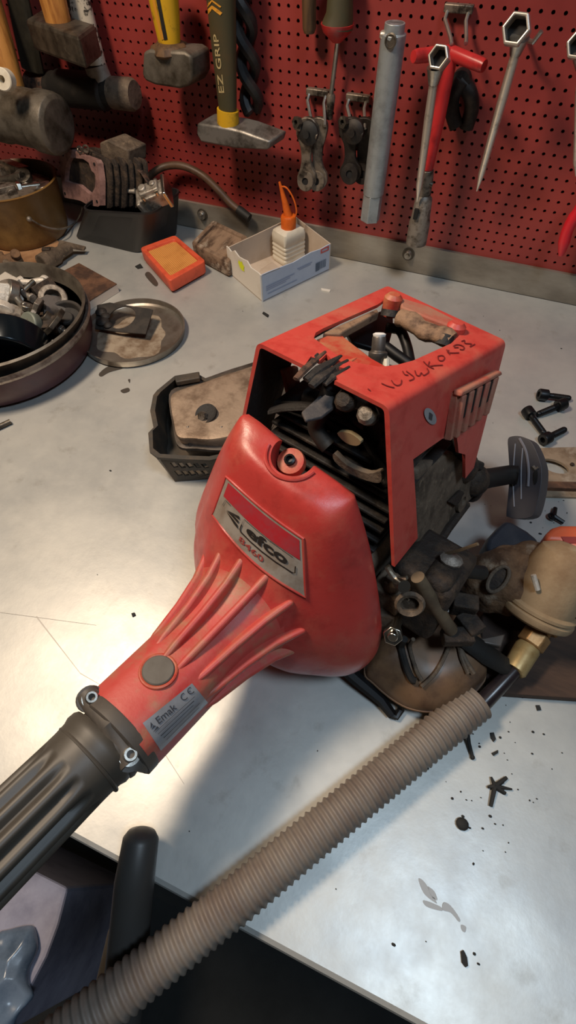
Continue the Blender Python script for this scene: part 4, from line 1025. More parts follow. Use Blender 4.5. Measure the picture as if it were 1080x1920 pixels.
for (a, b, w) in (((68, 1156), (150, 1262), 3.5), ((150, 1262), (190, 1285), 2), ((0, 1148), (180, 1172), 1.6), ((300, 1400), (345, 1470), 2)):
    p, q2 = onz(*a, .0004), onz(*b, .0004); n = (q2 - p).cross(V3((0, 0, 1))).normalized() * w * .00016
    mb = MB().add([p + n, q2 + n * .4, q2 - n * .4, p - n], [(0, 1, 2, 3)])
    solo('scratch', mb, 'scratch', {68: 'broad grey scratch slanting towards the clamp, left of the neck', 150: 'short scratch ending at the clamp bolt', 0: 'thin level scratch at the left edge beside the neck', 300: 'short scratch below the rating label'}[a[0]], 'scratch', smooth=False)
# ------------------------------------------------------------------ brush cutter (engine end)
# engine frame: l to the engine's right, s along the drive shaft (rearwards), n up; millimetres from the shaft collar
_t, _h = math.radians(-10), math.radians(15.14)
EA = V3((math.sin(_h) * math.cos(_t), math.cos(_h) * math.cos(_t), math.sin(_t)))
EL = V3((math.cos(_h), -math.sin(_h), 0)); EN = EL.cross(EA)
EO = CAM + ray(225, 1350) * .30
def E(l, s, n): return EO + (EL * l + EA * s + EN * n) / 1000
def ED(l, s, n): return (EL * l + EA * s + EN * n) / 1000
def PE(px, py, l=None, s=None, n=None):
    if l is not None: return onpl(px, py, E(l, 0, 0), EL)
    if s is not None: return onpl(px, py, E(0, s, 0), EA)
    return onpl(px, py, E(0, 0, n), EN)
EB = basis(EL, EA, EN)
base = E(20, 220, -79)
bc_ = thing('brush_cutter', V3((base.x, base.y, 0)), 'red brush cutter engine with badge and open top cover lying on the bench, centre', 'brush cutter')

# --- red front cowl with neck: lofted closed sections, 12 control points each
def sec(pts, m=5, sharp=True):
    P = [V3(p) for p in pts]; c = sum(P, V3()) / 12; out = []
    for i in range(12):
        p, a, b = P[i], P[i - 1], P[(i + 1) % 12]
        if i in (0, 2):
            q = p + (p - c) * .035 * sharp; w = .26 - .13 * sharp
            out += [q.lerp(a, w), q.lerp(b, w)]
        else: out.append(p)
    return crom([E(*p) for p in out], m, True)
S_rim = [(-40, 158, 110), (-4, 158, 105), (41, 158, 95), (66, 157, 52), (88, 155, -4), (87, 150, -40), (68, 144, -61.4), (20, 140, -70.7), (-30, 143, -67.0), (-63.7, 150, -44), (-80.1, 157, -8), (-65.5, 158, 50)]
S_rimb = [(-43, 154, 111), (-4, 154, 107), (43, 154, 97), (69, 154, 52), (91, 151, -5), (90, 146, -42), (70, 140, -64.2), (20, 136, -73.5), (-30, 139, -69.8), (-65.5, 146, -46), (-82.8, 153, -8), (-68.2, 154, 50)]
S_b = [(-42, 146, 109), (-3, 145, 103), (42, 144, 96), (66, 144, 50), (88, 140, -4), (87, 136, -40), (67, 131, -62.3), (18, 128, -71.6), (-30, 130, -67.9), (-63.7, 137, -45), (-80.1, 144, -7), (-65.5, 146, 50)]
S_c = [(-38, 136, 102), (-2, 134, 99), (38, 133, 89), (58, 132, 46), (76, 128, -3), (76, 124, -36), (58, 120, -55.8), (14, 117, -64.2), (-27, 118, -60.5), (-54.6, 125, -40), (-69.2, 133, -4), (-57.3, 137, 48)]
S_d = [(-30, 127, 84), (-1, 126, 81), (30, 125, 71), (49, 123, 40), (63, 117, 0), (62, 113, -28), (48, 109, -50), (10, 107, -58), (-23, 108, -53), (-48, 114, -32), (-60, 122, -1), (-51, 126, 44)]
S_e = [(-24, 115, 58), (1, 114, 57), (26, 113, 49), (41, 111, 28), (51, 107, -1), (50, 104, -25), (38, 102, -42), (6, 101, -49), (-20, 102, -43), (-39, 106, -26), (-47, 111, 0), (-40, 114, 32)]
def rnd_sec(cx, cn, s, r, k=.0, tilt=0):
    out = []
    for i in range(12):
        a = math.radians(-25 + i * 30 - 5); x, y = math.sin(a), math.cos(a)
        q = 1 + k * (abs(math.sin(2 * a)) - .5)
        out.append((cx + r * q * x, s - tilt * y, cn + r * q * y))
    return out
S_f = rnd_sec(4, 1, 101, 40, .04, -3)
S_g = rnd_sec(5, -1, 90, 34, .06, -2)
S_h = rnd_sec(5, -1.5, 74, 29.5, .08)
S_i = rnd_sec(5, -2, 50, 28.5, .10)
S_j = rnd_sec(5, -2, -5, 27.6, .10)
secs = [sec(q, 5, (0, 0, 0, 0, 0, 0, 0, .1, .35, .8, 1)[k]) for k, q in enumerate((S_j, S_i, S_h, S_g, S_f, S_e, S_d, S_c, S_b, S_rimb, S_rim))]
n_ = len(secs[0]); rings = []
cols = [crom([secs[i][j] for i in range(len(secs))], 4) for j in range(n_)]
rings = [[cols[j][i] for j in range(n_)] for i in range(len(cols[0]))]
cowl = part('front_cowl', MB().loft(rings), 'red_plastic', bc_, 'glossy red cowl with a ribbed neck', angle=55)
cowl.data.materials.append(M['red_neck'])
_o = ROOT[bc_.name] - EO
for p in cowl.data.polygons:
    if (p.center + _o).dot(EA) < .101: p.material_index = 1
bv0 = bvh_of(cowl)
# round pocket in the top edge
pc_ = hit(bv0, 541, 866)
pax = (EN * .80 - EA * .52 + EL * .05).normalized()
cut(cowl, MB().lathe([(0, -.013), (.0135, -.013), (.0140, .03), (0, .03)], pc_ + EA * .006, pax, 40))
bvc = bvh_of(cowl)
# raised lip round the pocket
lip = []
pu, pv = ortho(pax)
for i in range(25):
    a = math.radians(-172 + i * 164 / 24)
    best = None
    q = pc_ + EA * .006 + (EL * math.cos(a) * 1.0 + pax.cross(EL) * math.sin(a)) * .0165
    loc, nn, ii, dd = bvc.ray_cast(q + pax * .03, -pax)
    if loc is not None and (not lip or (loc - lip[-1]).length < .012): lip.append(loc + pax * .0004)
if len(lip) > 4: part('pocket_lip', MB().tube(lip, .0013, 8), 'red_plastic', bc_)
pb = onpl(547, 868, pc_ - pax * .013, pax)
part('inner_boss', MB().lathe([(0, -.003), (.0088, -.003), (.0092, .001), (.0085, .004), (.005, .0046), (0, .0046)], pb, pax, 28), 'red_dusty', bc_, label='red boss inside the pocket')
part('boss_screw', MB().lathe([(0, .004), (.0036, .004), (.0036, .0072), (.0022, .0078), (.002, .005), (0, .005)], pb, pax, 12), 'bolt_black', bc_, label='black screw in the pocket')
# ribs between face and neck
for ang in (-86, -58, -33, -9, 16, 44, 74, 102, -120, 150):
    a = math.radians(ang); d = ED(math.sin(a), 0, math.cos(a)) * 1000
    cN = E(5, 0, -1.5)
    tt = ED(math.cos(a), 0, -math.sin(a)) * 1000
    P = [cN + EA * .112 + d * .050, cN + EA * .103 + d * .0455, cN + EA * .092 + d * .0405, cN + EA * .07 + d * .0345, cN + EA * .046 + d * .0300, cN + EA * .034 + d * .0262, cN + EA * .06 + d * .022, cN + EA * .112 + d * .025]
    part('rib', MB().prism([p - tt * .0026 for p in P], tt * .0052), 'red_neck', bc_, bevel=.0022, seg=3)
# round grey plug and its ring
q = hit(bvc, 297, 1258); e1_ = hit(bvc, 327, 1258); e2_ = hit(bvc, 297, 1229)
nn = (e1_ - q).cross(e2_ - q).normalized(); nn = nn if nn.dot(CAM - q) > 0 else -nn
nn = (nn + EN * .6).normalized()
rp = 30 * pxm(q)
part('neck_plug', MB().lathe([(0, -.003), (rp, -.003), (rp, .0012), (rp * .93, .0018), (0, .0018)], q, nn, 40), 'grey_cap', bc_, label='round grey plug')
part('plug_ring', MB().torus(q - nn * .0002, nn, rp * 1.1, .0012, 40, 8), 'red_dusty', bc_)
# badge draped on the cowl, quad in the photo's view mapped to the cowl's surface
BQ = [(400, 966), (573, 1119), (569, 1009), (426, 894)]        # bottom-left, bottom-right, top-right, top-left
def bq(u, v):
    x, y = bil(BQ, u, v)
    return (x - 9 * math.sin(PI * u) * (1 - v) * .9, y + (13 * (1 - v) + 6 * v) * math.sin(PI * u))
def badge_patch(u0, u1, v0, v1, off, nu=20, nv=10): return grid_patch(lambda a, b: hit(bvc, *bq(u0 + (u1 - u0) * a, v0 + (v1 - v0) * b), off), nu, nv)
rimp = [hit(bvc, *bq(u, v), .0006) for u, v in [(i / 16, 0) for i in range(16)] + [(1, i / 8) for i in range(8)] + [(1 - i / 16, 1) for i in range(16)] + [(0, 1 - i / 8) for i in range(8)]]
bd = part('badge', badge_patch(0, 1, 0, 1, .0009), 'badge_silver', bc_, 'silver and red maker badge')
part('badge_rim', MB().tube(rimp, .0010, 8, closed=True), 'red_plastic', bc_, label='raised frame round the badge')
part('badge_red_band', badge_patch(.045, .955, .60, .94, .0013, 20, 5), 'badge_red', bd, 'red upper band of the badge')
def badge_poly(pts, off=.0016): 
    return MB().add([hit(bvc, *bq(u, v), off) for u, v in pts], [tuple(range(len(pts)))])
def badge_text(s, u0, u1, v0, v1, bold, off=.0016):
    tv, tf = text2d(s, 1, bold, 1); return MB().add([hit(bvc, *bq(u0 + (u1 - u0) * u, v0 + (v1 - v0) * v), off) for u, v in tv], tf)
part('lettering', badge_text('efco', .36, .82, .37, .56, .035), 'ink_black', bd, 'bold black lettering on the badge', smooth=False)
part('lettering', badge_text('8460', .31, .58, .13, .24, .01), 'ink_red', bd, 'faded red number below the lettering', smooth=False)
hb_ = lambda x, y: hit(bvc, x, y, .0016)
part('logo_box', ribbon([(.30, .45), (.295, .34), (.31, .31), (.42, .305), (.55, .305), (.7, .305), (.87, .305), (.9, .33), (.905, .45)], 1.1, bq, hb_), 'ink_black', bd, smooth=False)
part('logo_box_thin', ribbon([(.30, .46), (.31, .575), (.45, .585), (.6, .585), (.75, .585), (.88, .575)], .4, bq, hb_), 'ink_grey', bd, smooth=False)
mb = MB()
for pts in ([(.115, .42), (.255, .545), (.265, .49), (.215, .475)], [(.115, .41), (.20, .46), (.262, .455), (.262, .405), (.20, .41)], [(.115, .395), (.20, .39), (.262, .37), (.275, .31), (.225, .32)]):
    mb.add([hit(bvc, *bq(u, v), .0016) for u, v in pts], [tuple(range(len(pts)))])
part('logo_mark', mb, 'ink_black', bd, 'dark striped triangular emblem', smooth=False)
part('logo_outline', ribbon([(.07, .43), (.075, .57), (.14, .575)], .5, bq, hb_), 'ink_grey', bd, smooth=False)
# rating plate on the neck
RQ = [(300, 1408), (393, 1323), (359, 1281), (267, 1354)]
LQ = [(267, 1356), (359, 1281), (388, 1316), (300, 1406)]      # along the upper edge, then the lower edge
def lq(u, v): return bil([LQ[0], LQ[1], LQ[2], LQ[3]], u, v)    # v 0 at the upper edge, 1 at the lower
rp_ = part('rating_plate', grid_patch(lambda a, b: hit(bvc, *lq(a, b), .0008), 12, 10), 'label_silver', bc_, 'silver rating label')
def plate_text(s, u0, u1, v0, v1, bold):
    tv, tf = text2d(s, 1, bold, 1); return MB().add([hit(bvc, *lq(u0 + (u1 - u0) * u, v0 + (v1 - v0) * (1 - v)), .0012) for u, v in tv], tf)
part('lettering', plate_text('Emak', .20, .58, .12, .36, .014), 'ink_grey', rp_, 'dark lettering on the rating label', smooth=False)
hl_ = lambda x, y: hit(bvc, x, y, .0012)
def arc(cu, cv, ru, rv, a0, a1, n=12): return [(cu + ru * math.cos(math.radians(a0 + (a1 - a0) * i / n)), cv - rv * math.sin(math.radians(a0 + (a1 - a0) * i / n))) for i in range(n + 1)]
part('lettering', ribbon(arc(.775, .20, .055, .12, 60, 300), .9, lq, hl_), 'ink_grey', rp_, 'mark CE, letter C', smooth=False)
eb = ribbon(arc(.915, .19, .055, .12, 60, 300), .9, lq, hl_); e2 = ribbon([(.865, .19), (.885, .19), (.905, .19)], .8, lq, hl_); eb.add(e2.v, e2.f)
part('lettering', eb, 'ink_grey', rp_, 'mark CE, letter E', smooth=False)
mb = MB()
for pts in ([(.05, .30), (.11, .12), (.12, .22)], [(.05, .34), (.12, .26), (.15, .33)], [(.05, .42), (.16, .36), (.17, .43)]):
    mb.add([hit(bvc, *lq(u, v), .0012) for u, v in pts], [(0, 1, 2)])
part('logo_mark', mb, 'ink_grey', rp_, smooth=False)
for k in range(5):
    v = .46 + k * .1
    part('fine_print', ribbon([(.08 + .02 * k, v), (.4, v), (.9 - .05 * (k % 3), v)], .35, lq, hl_), 'ink_grey', rp_, smooth=False)

# --- collar, clamp and grip
cx = E(5, 0, -2)
def coll(prof, **k): return MB().lathe([(r / 1000, s / 1000) for r, s in prof], cx, EA, 48, **k)
part('collar', coll([(20, -9), (26.8, -9), (28.2, -8), (28.2, -2), (27.8, -1), (26, -1)]), 'grey_rubber', bc_, 'grey end ring of the neck')
bq_ = lambda t, h: 1
part('clamp_ring', coll([(18, -16), (22.2, -16), (22.8, -14), (22.2, -11), (22.8, -9), (25, -8), (25.2, -6), (18, -5)]), 'grey_rubber', bc_)
# clamp bridge with two bolts
b1, b2 = CAM + ray(171, 1309) * .288, CAM + ray(243, 1415) * .276
bn = (CAM - (b1 + b2) / 2).normalized(); bn = (bn - EA * bn.dot(EA)).normalized()
bu = (b2 - b1).normalized()
part('clamp_bridge', MB().tube([b1 - bu * .004 - bn * .004, b1 + bu * .006 - bn * .003, b1.lerp(b2, .5) + bn * .005, b2 - bu * .006 - bn * .003, b2 + bu * .004 - bn * .004], [.0065, .0064, .0062, .0068, .0075], 14, flat=.9), 'grey_rubber', bc_, 'grey clamp bar')
part('clamp_ear', MB().tube([b2 - bn * .010 + bu * .001, b2 - bn * .004 + bu * .001], [.0072, .0078], 20), 'grey_rubber', bc_)
part('clamp_ear', MB().tube([b1 - bn * .012 - bu * .001, b1 - bn * .003], [.0072, .0075], 20), 'grey_rubber', bc_)
part('clamp_lobe', MB().tube([b2 + EA * .007 + bu * .002 - bn * .010, b2 - EA * .001 + bu * .006 - bn * .013], [.0095, .0095], 20), 'grey_rubber', bc_)
for p, r in ((b1, .0050), (b2, .0056)):
    bo = part('clamp_bolt', MB().lathe([(0, 0), (r, 0), (r * 1.05, .001), (r * 1.05, .002), (r * .72, .0022), (r * .70, .006), (r * .60, .0066), (r * .38, .0066), (r * .34, .003), (0, .003)], p - bn * .002, bn, 24), 'steel', bc_, 'bright socket bolt in the clamp')
# fluted grip
gp = [(0, -13), (22.8, -13), (24.0, -15), (24.2, -19), (23.0, -22), (22.4, -28), (22.2, -34)]
def gr(t, h):
    s = -h * 1000
    k = min(1, max(0, (s - 35) / 9))
    return 1 - k * .17 * (.5 + .5 * math.cos(13 * t)) ** 1.6
for s in range(36, 420, 3 if False else 6): gp.append((22.2 - .004 * (s - 36), -s))
gp.append((0, -418))
def coll2(prof, **k): return MB().lathe([(r / 1000, s / 1000) for r, s in prof], E(0, 0, 0) + ED(2.5, 0, -1), EA, 132, **k)
part('shaft_grip', coll2(gp, rfun=gr), 'grip_rubber', bc_, 'long fluted dark rubber grip on the shaft')
part('grip_ridge', MB().torus(E(3, -25, -1.5), EA, .0226, .0012, 44, 8), 'grip_rubber', bc_)

# --- red top cover, open at the front
FL, FR = (-42, 164, 160), (46, 163, 160); RL, RR = (-38, 309, 152), (62, 297, 152)
LB, RB_ = (-58, 164, 60), (79, 163, 54); RLB, RRB = (-58, 300, 60), (80, 285, 58)
def prof(k, off):
    a = [V3(p).lerp(V3(q), k) for p, q in ((LB, RLB), (FL, RL), (FR, RR), (RB_, RRB))]
    ins = [V3((off, 0, 0)), V3((off, 0, -off)), V3((-off, 0, -off)), V3((-off, 0, 0))]
    a = [p + d for p, d in zip(a, ins)]; rad = (4.5 if off == 0 else 2.5) + 0
    out = [a[0]]
    for i in (1, 2):
        p, b, c = a[i], a[i - 1], a[i + 1]; u = (b - p).normalized(); v = (c - p).normalized()
        for j in range(7):
            t = j / 6; out.append(p + u * rad * (1 - t) ** 2 + v * rad * t * t)
    out.append(a[3]); return out
NS = 14; rings = []
for i in range(NS + 1):
    k = i / NS; o_ = prof(k, 0); n2 = prof(k, 2.4)
    rings.append([E(*p) for p in o_ + n2[::-1]])
cov = part('top_cover', MB().loft(rings), 'red_cover', bc_, 'boxy red top cover, open at the front and burnt through on top')
cov.data.materials.append(M['soot'])
_n = len(rings[0])
for i, p in enumerate(cov.data.polygons):
    if i < NS * _n and _n // 2 <= i % _n < _n - 1: p.material_index = 1
ptop = E(*FR); ntop = (E(*FR) - E(*FL)).cross(E(*RR) - E(*FL)).normalized()
nside = (E(*RB_) - E(*FR)).cross(E(*RR) - E(*FR)).normalized(); nside = nside if nside.dot(EL) > 0 else -nside
def TP(x, y, off=0.): return onpl(x, y, ptop, ntop) + (EN * off)
def SP(x, y, off=0.): return onpl(x, y, E(*FR), nside) + nside * off
OPEN = [(588, 634), (592, 624), (606, 616), (708, 572), (728, 558), (746, 560), (800, 584), (862, 612), (864, 626), (846, 644), (775, 676), (745, 684), (712, 688), (668, 680), (640, 672)]
P = [TP(x, y) for x, y in OPEN]
cut(cov, MB().prism([p + EN * .03 for p in P], EN * -.05))
NOTCH = [(540, 760), (556, 712), (553, 698), (572, 684), (583, 668), (600, 676), (612, 664), (622, 674), (640, 664), (652, 676), (636, 688), (650, 692), (628, 700), (634, 712), (617, 716), (622, 732), (610, 770)]
NP = [TP(x, y) for x, y in NOTCH]
cut(cov, MB().prism([p + EN * .03 for p in NP], EN * -.05))
# lower outline of the right side
SIDE = [(770, 1072), (786, 1052), (790, 1020), (777, 862), (800, 846), (834, 824), (864, 820), (871, 852), (886, 856), (905, 1000), (900, 1300), (760, 1300), (752, 1090)]
cut(cov, MB().prism([SP(x, y, .02) for x, y in SIDE], nside * -.035))
# left side only reaches back about a third
LQ_ = [E(-60, 204, 140), E(-60, 330, 140), E(-60, 330, 20), E(-60, 200, 20)]
cut(cov, MB().prism([p - EL * .02 for p in LQ_], EL * .05))
bvt = bvh_of(cov)
# dished lower panel inside the opening
SC = [(586, 636), (596, 624), (636, 610), (650, 622), (668, 636), (700, 660), (744, 684), (716, 690), (668, 684), (636, 676), (606, 668)]
part('scoop', MB().prism([TP(x, y) - EN * .004 for x, y in SC], EN * -.003), 'red_dusty', cov, 'dusty recessed lip at the front of the opening', bevel=.001)
part('inner_rail', MB().prism([TP(x, y) - EN * .002 for x, y in ((606, 618), (708, 573), (712, 580), (652, 612), (640, 620))], EN * -.006), 'dust_brown', cov, bevel=.001)
# burnt handle rail across the back of the opening
h0, h1 = TP(752, 588) - EN * .003, TP(848, 632) - EN * .003
mb = MB(); pp = [h0.lerp(h1, t) + EN * .0012 * math.sin(9 * t) for t in [i / 10 for i in range(11)]]
mb.tube(pp, [.0072 + .0006 * math.sin(4.3 * i) for i in range(11)], 14, flat=.75)
part('handle_rail', mb, 'dust_brown', cov, 'burnt brown handle rail')
part('rail_skin', MB().prism([TP(x, y) + EN * .0035 for x, y in ((748, 566), (800, 582), (858, 612), (846, 622), (790, 600), (750, 584))], EN * -.004), 'dust_plastic', cov, bevel=.0012)
kb = TP(735, 571) + EN * .001
part('rail_stub', MB().tube([kb - EN * .008, kb + EN * .004, kb + EN * .0065], [.0064, .0064, .004], 14), 'red_dusty', cov)
part('stub_hole', MB().tube([TP(733, 583) - EN * .004, TP(733, 581) + EN * .0], [.0065, .0058], 12), 'soot', cov)
kb = TP(853, 620)
part('rail_stub', MB().tube([kb - EN * .008, kb + EN * .0035, kb + EN * .006], [.0068, .0064, .004], 14), 'red_cover', cov)
part('stub_hole', MB().tube([TP(836, 632) - EN * .006, TP(838, 628)], [.006, .005], 12), 'soot', cov)
# molten shards along the burnt front edge
for k, (a, b, w, m) in enumerate((((556, 702), (610, 660), 5, 'melted'), ((575, 700), (640, 668), 6, 'soot'), ((600, 700), (652, 676), 5, 'melted'), ((610, 712), (655, 688), 4, 'soot'), ((618, 690), (668, 672), 4, 'red_dusty'), ((565, 690), (596, 664), 4, 'soot'), ((585, 715), (628, 690), 6, 'soot'))):
    p, q2 = TP(*a) - EN * (.003 + .001 * (k % 3)), TP(*b) + EN * .0005
    part('burnt_shard', MB().tube([p, p.lerp(q2, .35) + EN * .001, p.lerp(q2, .7), q2], [w * .0004, w * .0005, w * .0004, w * .00015], 7, flat=.55), m, cov)
mat('scorched', '3d3a3b', .7, spots='57504c', sscale=70, lo=.45, hi=.65, bump=.3)
part('scorched_sheet', MB().prism([TP(x, y) - EN * (.005 if y < 700 else .016) for x, y in ((602, 700), (645, 690), (634, 718), (612, 734), (580, 740), (572, 724))], EN * -.002), 'scorched', cov, 'grey scorched plastic under the burnt edge', bevel=.0006)
# handwriting on the top
def cv(pts): return [(680 + x * .2037, 620 + y * .2037) for x, y in pts]
STR = [[(45, 540), (70, 560)], [(170, 490), (230, 516), (290, 530)], [(262, 462), (285, 495), (318, 510), (350, 495), (356, 458)], [(365, 378), (385, 408), (418, 415)], [(398, 378), (440, 408), (468, 432), (462, 452), (424, 466)],
       [(478, 372), (492, 412), (520, 420), (535, 394), (546, 402), (562, 416), (604, 386), (590, 352)], [(556, 288), (600, 330), (652, 356)], [(612, 288), (605, 330), (660, 326), (735, 322)],
       [(690, 240), (698, 275), (732, 282), (752, 256), (730, 234), (690, 240)], [(770, 180), (800, 226)], [(792, 184), (780, 206), (830, 210), (885, 208)], [(830, 150), (862, 134), (905, 140), (932, 160), (920, 180), (890, 176)],
       [(905, 104), (936, 94), (938, 120), (1000, 128), (984, 154), (1032, 128)], [(838, 160), (880, 160)]]
ht_ = lambda x, y: hit(bvt, x, y, .0005)
mb = MB()
for st in STR:
    path = [(p.x, p.y) for p in crom([V3((x, y, 0)) for x, y in cv(st)], 4)]
    r = ribbon(path, .95, lambda x, y: (x, y), ht_); mb.add(r.v, r.f)
mat('marker', '6e1a1a', .6)
part('handwriting', mb, 'marker', cov, 'dark handwritten letters along the top edge', smooth=False)
# round sticker on the side
sc_ = (805, 780); ang = math.radians(-28)
el = lambda k: [hit(bvt, sc_[0] + k * (9.5 * math.cos(t) * math.cos(ang) - 17 * math.sin(t) * math.sin(ang) * -1 * -1), sc_[1] + k * (9.5 * math.cos(t) * math.sin(ang) + 17 * math.sin(t) * math.cos(ang)), .0007 if k == 1 else .0010) for t in [2 * PI * i / 24 for i in range(24)]]
stk = part('round_sticker', MB().add(el(1), [tuple(range(24))]), 'label_silver', bc_, 'small silver oval sticker', smooth=False)
part('sticker_mark', MB().add([hit(bvt, x, y, .001) for x, y in ((803, 772), (809, 777), (807, 788), (802, 785))], [(0, 1, 2, 3)]), 'ink_grey', stk, smooth=False)
# louvred grille
GQ = [(849, 737), (926, 697), (905, 772), (836, 824)]
gb = part('grille', MB().prism([SP(x, y, -.001) for x, y in GQ], nside * .004), 'dust_plastic', bc_, 'dusty louvred grille')
part('grille_ledge', MB().prism([SP(x, y, .0) for x, y in ((847, 742), (850, 730), (924, 693), (927, 700))], nside * .006), 'dust_plastic', gb, bevel=.0012)
for k in range(5):
    t = .06 + k * .20
    a0, a1 = bil(GQ, t, .06), bil(GQ, t + .10, .06); b0, b1_ = bil(GQ, t, .98), bil(GQ, t + .10, .98)
    part('louvre', MB().prism([SP(*a0), SP(*a1), SP(*b1_), SP(*b0)], nside * .0058), 'dust_plastic', gb, bevel=.001)
    if k < 4:
        a0, a1 = bil(GQ, t + .105, .10), bil(GQ, t + .195, .10); b0, b1_ = bil(GQ, t + .195, .62), bil(GQ, t + .105, .62)
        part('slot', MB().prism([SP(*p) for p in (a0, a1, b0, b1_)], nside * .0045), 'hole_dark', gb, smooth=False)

# --- engine under the cover
def ebox(l0, l1, s0, s1, n0, n1): return MB().box(E((l0 + l1) / 2, (s0 + s1) / 2, (n0 + n1) / 2), ((l1 - l0) / 1000, (s1 - s0) / 1000, (n1 - n0) / 1000), EB)
part('crankcase', ebox(-58, 66, 158, 262, -62, 48), 'grimy_alloy', bc_, bevel=.008, seg=3)
mb = MB()
for k in range(8):
    n0 = 50 + k * 8.5; l1 = 62 if k < 5 else 56 - (k - 5) * 8
    b = ebox(-34, l1, 166 + k * 1.2, 262, n0, n0 + 2.6); mb.add(b.v, b.f)
part('cylinder_fins', mb, 'soot', bc_, 'black cylinder fins', bevel=.0008)
part('cylinder', MB().tube([E(12, 216, 40), E(12, 216, 118)], .034, 32), 'soot', bc_)
mb = MB(); P = crom([E(-34, 172, 112), E(-20, 172, 122), (E(0, 178, 128)), E(22, 182, 124), E(40, 180, 112), E(54, 176, 100)], 4)
mb.tube(P, .004, 8, flat=.5); part('shroud_edge', mb, 'soot', bc_)
part('shroud', MB().prism([E(-36, 176, 116), E(0, 182, 130), E(26, 186, 122), E(56, 178, 98), E(56, 250, 104), E(20, 258, 128), E(-36, 258, 120)], ED(0, 0, -4)), 'soot', bc_, 'soot-black cylinder shroud', bevel=.001)
part('gold_plate', MB().prism(crom([PE(x, y, s=165) for x, y in ((632, 812), (655, 812), (676, 828), (668, 836), (648, 830))], 3, True), EA * .003), 'gold_wing', bc_, 'pale metal tab inside the cover')
part('muffler_guard', MB().prism(crom([PE(x, y, s=165.5) for x, y in ((626, 850), (650, 872), (690, 888), (712, 884), (714, 903), (698, 904), (660, 890), (628, 866))], 3, True), EA * .004), 'grimy_alloy', bc_, 'dusty curved guard inside the cover')
part('ignition_coil', MB().box(E(34, 196, 126), (.030, .022, .016), EB).box(E(44, 188, 118), (.012, .012, .02), EB), 'dark_grime', bc_, bevel=.002)
for k, (x, y) in enumerate(((648, 752), (690, 778))):
    part('engine_fitting', MB().lathe([(0, -.004), (.0055, -.004), (.006, .002), (.004, .0045), (0, .005)], PE(x, y, s=166 + k * 2), V3((-.2, -.6, .7)), 10), 'dull_alloy' if k % 2 else 'dark_grime', bc_)
part('fuel_line', MB().tube(crom([PE(x, y, s=170) for x, y in ((622, 724), (612, 748), (600, 775), (592, 800), (606, 826), (616, 838))], 5), .0052, 12), 'rubber', bc_)
part('fuel_line', MB().tube(crom([PE(x, y, s=178) for x, y in ((604, 722), (616, 730), (634, 738), (640, 756), (632, 766))], 5), .0028, 10), 'rubber', bc_)
part('wiring', MB().tube(crom([PE(x, y, s=186) for x, y in ((575, 742), (600, 752), (640, 775), (690, 792))], 5), .006, 10), 'soot', bc_)
# spark plug with its cap
p0, p1 = PE(708, 672, n=136), PE(711, 633, n=148)
u = (p1 - p0).normalized(); Lp = (p1 - p0).length
sp = part('spark_plug', MB().lathe([(.0055, -.012), (.0055, .0), (.0062, .001), (.0062, .004), (.0046, .005), (.0045, Lp), (.004, Lp + .001), (0, Lp + .001)], p0, u, 24), 'muffler_grey', bc_, 'spark plug sticking up through the opening', bevel=.0003)
part('terminal', MB().lathe([(0, Lp + .0008), (.0040, Lp + .0008), (.0043, Lp + .0022), (.0028, Lp + .003), (0, Lp + .003)], p0, u, 24), 'spark_white', sp, 'white terminal cap')
part('spring_clip', MB().tube([p0 + EL * .006 + EN * .002, p0 + EL * .010 - EN * .004 - EA * .004, p0 + EL * .013 - EN * .010 - EA * .008], .0022, 8), 'white_plastic', sp)
# black wire frame behind the plug
A1, A2, A3, A4 = PE(738, 616, n=138), PE(752, 622, n=138), PE(770, 684, n=128), PE(722, 650, n=132)
part('tube_frame', MB().tube(crom([PE(724, 614, n=138), A1, A2, PE(763, 650, n=133), A3], 5), .0036, 10), 'bracket_black', bc_, 'black wire frame under the opening')
part('tube_frame', MB().tube([A4, PE(746, 668, n=130), A3, PE(776, 694, n=126)], .0040, 10), 'bracket_black', bc_)
part('baffle', MB().prism([PE(x, y, n=132) for x, y in ((650, 622), (710, 584), (736, 574), (738, 612), (728, 650), (700, 652), (660, 640))], EN * -.004), 'bracket_black', bc_, 'black baffle plate under the opening', bevel=.001)
part('rear_post', MB().prism([PE(x, y, l=-40) for x, y in ((532, 696), (560, 688), (566, 736), (545, 752), (540, 728))], EL * -.004), 'dust_plastic', bc_, bevel=.001)

# --- right side of the engine
PA, PB, PC_ = E(65, 262, 77), E(86, 330, 12), E(86, 222, 10)
pn = (PB - PA).cross(PC_ - PA).normalized(); pn = pn if pn.dot(EL) > 0 else -pn
def QP(x, y, off=0.): return onpl(x, y, PA, pn) + pn * off
poly = [(782, 880), (806, 868), (848, 846), (866, 852), (892, 884), (906, 905), (900, 922), (884, 938), (850, 972), (838, 1000), (822, 1026), (800, 1056), (784, 1050)]
part('side_casting', MB().prism([QP(x, y) for x, y in poly], pn * -.035), 'grimy_alloy', bc_, 'grimy brown casting on the engine side', bevel=.003, seg=3)
part('casting_slot', MB().prism([QP(x, y, .0002) for x, y in ((836, 940), (858, 918), (872, 924), (848, 948))], pn * .003), 'dark_grime', bc_, bevel=.001)
part('casting_boss', MB().lathe([(0, -.006), (.010, -.006), (.0095, .003), (.004, .0035), (.0035, .001), (0, .001)], QP(862, 938), pn, 20), 'grimy_alloy', bc_)
part('casting_rib', MB().tube([QP(806, 1040, .001), QP(835, 990, .002), QP(872, 945, .001)], .0035, 8), 'dark_grime', bc_)
part('starter_housing', MB().sphere(QP(893, 902, -.004), .015, (1, 1, 1), 16).sphere(QP(880, 878, -.006), .013, (1, 1.2, 1), 14).sphere(QP(896, 924, -.006), .010, (1, 1, 1), 12), 'dark_grime', bc_, 'lumpy dark housing at the handle root')
